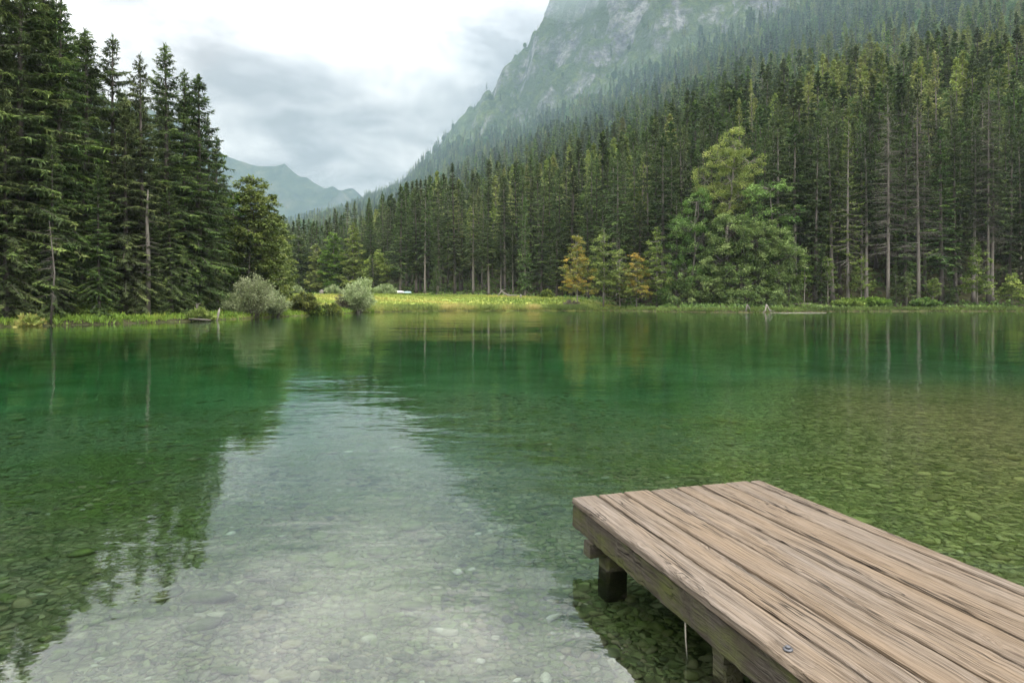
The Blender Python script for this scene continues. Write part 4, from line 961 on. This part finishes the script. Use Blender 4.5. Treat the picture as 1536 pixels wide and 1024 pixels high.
    mb.tube(np.array([(0, 0, DZ + .004), (0, 0, DZ + .014), (.001, 0, DZ + .016)]) + [bx, by, 0], [.013, .013, .008], 6, 0); obj('bolt', mb.mesh('bolt', [ml]), e)
    mw, ntw = nmat('bleached_twig'); t = NT(ntw); t.out(t.bsdf((.42, .38, .31), .8))
    mb = MB(); mb.tube([(.05, -1.66, .23), (.05, -1.665, .10), (.058, -1.67, -.05)], [.006, .005, .003], 5); obj('hanging_twig', mb.mesh('hanging_twig', [mw]), e)
    return e
jetty()

# ------------------------------------------------------------------ small things on the far side
def boat(px, Y, rz, ln, colr, keelc, label, dz=0):
    m, nt = nmat('painted_hull'); t = NT(nt); pos = t.n('ShaderNodeTexCoord').outputs['Object']
    t.out(t.bsdf(t.mix(t.mapr(t.noise(pos, 3, 4), .45, .75), colr, tuple(a * .7 for a in colr)), .5, .4))
    n, k = 17, 11; s = np.linspace(-1, 1, n); V = []
    for a in s:
        w = .62 * (1 - abs(a) ** 2.6) ** .7 + .015; h = .46 - .10 * a * a - (.20 if abs(a) > .98 else 0)
        for q in np.linspace(0, math.pi, k): V.append((a * ln / 2, -w * math.cos(q) * (1 + .06 * math.sin(q)), h * math.sin(q) ** .75))
    i = np.arange(n - 1)[:, None] * k; j = np.arange(k - 1)[None]
    Q = np.stack([i + j, i + j + 1, i + k + j + 1, i + k + j], -1).reshape(-1, 4)
    b = base(px, Y); e = empty('rowing_boat', (b[0], b[1], b[2] + .35 + dz), rz); mb = MB(); mb.add(V, Q, None, 0, .5, True)
    obj('hull', mb.mesh('hull', [m]), e)
    mk, nk = nmat('boat_trim'); t = NT(nk); t.out(t.bsdf(keelc, .6))
    mb = MB(); mb.tube([(-ln / 2 * .96, 0, .36), (0, 0, .475), (ln / 2 * .96, 0, .36)], [.03, .03, .03], 6); obj('keel', mb.mesh('keel', [mk]), e)
    for sg in (-1, 1):
        mb = MB(); mb.tube([(a * ln / 2, sg * (.62 * (1 - abs(a) ** 2.6) ** .7 + .03), .02) for a in s], [.03] * n, 6); obj('gunwale', mb.mesh('gunwale', [mk]), e)
    tag(e, label, 'boat', 'boats lying in the meadow'); return e
boat(594, 166, .12, 4.0, (.78, .78, .74), (.5, .52, .5), 'white rowing boat lying keel up in the grass below the forest', .45)
boat(610.5, 167, -.2, 2.3, (.30, .42, .40), (.2, .3, .28), 'smaller pale turquoise boat lying right of the white one', .3)
def branchy(name, loc, paths, mat, label, cat, group=None, part=None):
    mb = MB()
    for P, R in paths: mb.tube(np.array(P, float), np.array(R, float), 7)
    o = obj(name, mb.mesh(name, [mat]), None, loc); tag(o, label, cat, group); return o
b = base(757, 140)
branchy('driftwood', b, [([(-1.6, 0, 0), (-1.1, 0, .7), (-.6, .1, 1.35), (-.2, 0, 1.5)], [.12, .14, .12, .07]), ([(-.7, .1, 1.3), (.1, 0, .75), (.8, -.1, .35), (2.6, -.2, .45)], [.12, .16, .17, .09]), ([(-.5, 0, 1.3), (.3, .2, 1.8)], [.07, .02]), ([(.6, 0, .4), (.9, .5, .9)], [.07, .02]), ([(-.2, 0, .9), (0, -.2, .1)], [.07, .04])], M['bark_pale'], 'bleached driftwood limbs lying crooked in the meadow at the forest foot', 'driftwood')
b = base(781, 138); branchy('tree_stump', b, [([(0, 0, -.1), (.02, 0, .5), (.05, 0, .9)], [.28, .2, .16]), ([(0, 0, .2), (.5, .2, .05)], [.1, .04])], M['bark_pale'], 'short pale stump right of the driftwood', 'stump')
b = base(482, 150); branchy('boulder_stump', b, [([(0, 0, -.1), (.05, 0, .6), (.0, 0, 1.15), (-.1, 0, 1.3)], [.5, .42, .5, .3]), ([(0, 0, .9), (.55, 0, 1.1)], [.25, .1])], M['bark_grey'], 'grey weathered stump standing in the meadow behind the dark waterside bushes', 'stump')
b = base(326, 64.5); branchy('wooden_stake', b, [([(-.22, 0, -.2), (-.05, 0, .6), (.12, 0, 1.25), (.2, 0, 1.6)], [.11, .10, .12, .07]), ([(.12, 0, 1.2), (.22, .05, 1.75)], [.05, .03])], M['bark_pale'], 'leaning grey-white stake on the left bank beside the silver willow', 'stake')
b = base(295, 63.5); branchy('wooden_stake', b, [([(-.1, 0, -.2), (-.02, 0, .8), (0, 0, 1.5)], [.07, .06, .05]), ([(.0, 0, .7), (.14, 0, 1.5)], [.05, .04]), ([(-.1, 0, 1.5), (.35, 0, 1.53)], [.04, .04])], M['bark_grey'], 'forked grey stake with a crosspiece at the edge of the left bank forest', 'stake')
for k, (px, lab) in enumerate([(1122, 'pale bare roots reaching the water under the great green tree'), (1151, 'pale washed-out roots right of the first ones under the great green tree')]):
    Y = 2099.2 / (468.4 - HZ) - .3; b = (X_at(px, Y), Y, -.1)
    branchy('tree_root', b, [([(-.9, -.2, 0), (-.3, 0, .35), (0, .3, 1.3)], [.05, .10, .12]), ([(.7, -.2, 0), (.3, 0, .45), (.05, .3, 1.2)], [.05, .1, .1]), ([(1.3, 0, .15), (.3, 0, .5)], [.03, .07])], M['bark_grey'], lab, 'roots', 'roots under the great green tree')
b = base(1192, 119.3); branchy('fallen_log', (b[0], b[1], b[2] + .35), [([(-2.8, .1, 0), (0, 0, .08), (2.9, -.1, .05)], [.10, .15, .12])], M['bark_pale'], 'long pale log lying along the shore right of the great green tree', 'log')
Yl = 2099.2 / (469.3 - HZ); branchy('floating_branch', (X_at(1198, Yl), Yl, .0), [([(-4.2, 0, .0), (-2, .1, .02), (0, 0, .0), (2, .05, .03), (4, 0, 0)], [.02, .04, .05, .05, .03]), ([(1, 0, .0), (1.6, -.4, .05)], [.03, .01]), ([(-1, 0, 0), (-1.7, .4, .04)], [.03, .01])], M['bark_pale'], 'long thin pale branch floating just off the right shore', 'branch')
for k, (px, Y, ln_, dx, lab) in enumerate([(300, 61.6, 3.0, 1.1, 'grey log lying at the waterline below the leaning stake'), (1405, 117.5, 3.5, 1.6, 'pale log sloping into the water right of the darker green bush')]):
    x = X_at(px, Y); branchy('fallen_log', (x, Y, .12), [([(-dx, .2, .1), (0, 0, .05), (dx, -.3, .0)], [.08, .10, .07])], M['bark_grey'], lab, 'log')
# two dead hanging boughs inside the left wood, one bare stem
b = base(222, 61); H = Z_at(285, 61) - b[2]
mb = MB(); mb.tube([(0, 0, 0), (.05, 0, H * .4), (-.1, 0, H * .8), (0, 0, H)], [.24, .19, .12, .04], 9); mb2 = MB(); sparse_twigs(mb2, 5, H, .3, .95, 50, 2.0)
e = empty('dead_tree', b); tag(e, 'bare grey spruce stem standing clear among the left bank trees', 'dead tree'); obj('trunk', mb.mesh('trunk', [M['bark_grey']]), e); obj('branches', mb2.mesh('branches', [M['bark_grey']]), e)
b = base(76, 52.5); H = 8
mb = MB(); mb.tube([(0, 0, 0), (.3, 0, H * .5), (-.1, 0, H)], [.09, .06, .02], 6); mb2 = MB(); sparse_twigs(mb2, 6, H, .25, .95, 26, 2.2)
e = empty('dead_tree', b); tag(e, 'thin dead pale tree with crooked bare twigs near the left picture edge', 'dead tree'); obj('trunk', mb.mesh('trunk', [M['bark_grey']]), e); obj('branches', mb2.mesh('branches', [M['bark_grey']]), e)

# ------------------------------------------------------------------ air
def haze():
    mb = MB(); x0, x1, y0, y1, z0, z1 = -6700, 6700, -6700, 6700, -40, 860
    V = [(x0, y0, z0), (x1, y0, z0), (x1, y1, z0), (x0, y1, z0), (x0, y0, z1), (x1, y0, z1), (x1, y1, z1), (x0, y1, z1)]
    mb.add(V, [(0, 3, 2, 1), (4, 5, 6, 7), (0, 1, 5, 4), (1, 2, 6, 5), (2, 3, 7, 6), (3, 0, 4, 7)])
    m, nt = nmat('pale_air'); t = NT(nt)
    t.out(None, t.n('ShaderNodeVolumePrincipled', Color=(.58, .66, .72, 1), Density=HAZE).outputs[0])
    return mb.mesh('haze', [m])
HAZE = .00010
# low cloud lying against the mountain flanks: rounded bodies of even mist
def mist(name, balls, dens, label, seed, colr=(.80, .91, 1.0, 1)):
    rg = np.random.default_rng(seed); m, nt = nmat('mist_' + str(seed)); t = NT(nt)
    t.out(None, t.n('ShaderNodeVolumePrincipled', Color=colr, Density=dens).outputs[0])
    mb = MB(); IV, IT = ico()
    for (px, py, Y, rx, ry, rz) in balls:
        q = rg.normal(size=(3, 3)) * 2; s_ = 1 + .13 * np.sin(IV @ q[0]) + .1 * np.sin(IV @ q[1] * 1.7)
        mb.add(IV * s_[:, None] * [rx, ry, rz] + [X_at(px, Y), Y, Z_at(py, Y)], None, IT, 0, .5, True)
    tag(obj(name, mb.mesh(name, [m])), label, kind='stuff')
BLUE = (.21, .33, .42, 1)
mist('mountain_mist', [(1050, 150, 980, 520, 360, 190)], .0004, 'thin blue air lying over the upper mountain flank', 1, BLUE)
mist('mountain_mist', [(900, 215, 560, 540, 310, 140)], .00075, 'bluish mist bank over the wooded lower slope of the mountain', 7, BLUE)
mist('valley_mist', [(620, 230, 1600, 620, 500, 330)], .0003, 'thin blue air filling the valley behind the forest', 2, BLUE)
mist('low_cloud', [(915, -14, 960, 120, 80, 34)], .0035, 'cloud wisp hiding the top of the cliffs', 3)
tag(obj('haze', haze()), 'pale bluish air thickening towards the mountains', kind='stuff')

# ------------------------------------------------------------------ light and sky
EL, AZ = math.radians(38), math.radians(152)         # direction the light comes from
def world():
    w = bpy.data.worlds.new('World'); S.world = w; w.use_nodes = True; nt = w.node_tree; nt.nodes.clear(); t = NT(nt)
    sky = t.n('ShaderNodeTexSky', _sky_type='NISHITA', _sun_disc=False, _sun_elevation=EL, _sun_rotation=AZ).outputs[0]
    d = t.n('ShaderNodeTexCoord').outputs['Generated']; sp = t.n('ShaderNodeSeparateXYZ', Vector=d); z = sp.outputs[2]
    zz = t.math('ADD', t.math('MAXIMUM', z, 0.0), .22)
    p = t.n('ShaderNodeCombineXYZ', X=t.math('DIVIDE', sp.outputs[0], zz), Y=t.math('DIVIDE', sp.outputs[1], zz), Z=0.0).outputs[0]
    n1 = t.noise(t.scale(p, (1, 1, 1), CLOUD_OFF), 2.5, 7, .55, .25)
    n2 = t.noise(t.scale(p, (1, 1, 1), (3, 8, 1)), .45, 2, .5)
    f = t.math('ADD', t.math('MULTIPLY', n1, .7), t.math('MULTIPLY', n2, .3))
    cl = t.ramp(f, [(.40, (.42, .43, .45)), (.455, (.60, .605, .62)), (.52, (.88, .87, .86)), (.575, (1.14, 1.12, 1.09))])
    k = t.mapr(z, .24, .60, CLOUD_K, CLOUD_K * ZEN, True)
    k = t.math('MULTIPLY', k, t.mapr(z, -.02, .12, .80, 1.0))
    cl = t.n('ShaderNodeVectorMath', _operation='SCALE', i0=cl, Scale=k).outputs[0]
    c = t.mix(.97, sky, cl)
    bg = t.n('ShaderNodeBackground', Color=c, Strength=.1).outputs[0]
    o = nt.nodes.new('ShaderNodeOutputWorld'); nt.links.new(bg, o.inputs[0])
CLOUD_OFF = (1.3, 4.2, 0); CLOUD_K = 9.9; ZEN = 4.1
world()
sl = bpy.data.lights.new('sun', 'SUN'); sl.energy = 1.5; sl.angle = math.radians(12); sl.color = (1, .95, .88)
so = bpy.data.objects.new('sun', sl); COL.objects.link(so)
sd_ = Vector((math.sin(AZ) * math.cos(EL), math.cos(AZ) * math.cos(EL), math.sin(EL)))
so.rotation_euler = (-sd_).to_track_quat('-Z', 'Y').to_euler(); so.location = (0, -20, 60)

cam = bpy.data.cameras.new('camera'); co = bpy.data.objects.new('camera', cam); COL.objects.link(co)
cam.lens = 24.0; cam.sensor_width = 36.0; cam.shift_y = -(512 - HZ) / 1536.0
co.location = (0, 0, HC); co.rotation_euler = (math.radians(90), 0, 0); cam.clip_end = 20000; cam.clip_start = .05
S.camera = co
S.render.engine = 'CYCLES'; S.render.resolution_x = 1024; S.render.resolution_y = 682
S.view_settings.view_transform = 'Standard'; S.view_settings.look = 'None'; S.view_settings.exposure = 0.35; S.view_settings.gamma = 1.0
cy = S.cycles; cy.use_denoising = True; cy.max_bounces = 7; cy.diffuse_bounces = 2; cy.glossy_bounces = 3; cy.transmission_bounces = 6; cy.volume_bounces = 1; cy.transparent_max_bounces = 8
cy.caustics_refractive = True; cy.caustics_reflective = False; cy.sample_clamp_indirect = 4.0; cy.blur_glossy = 0.0
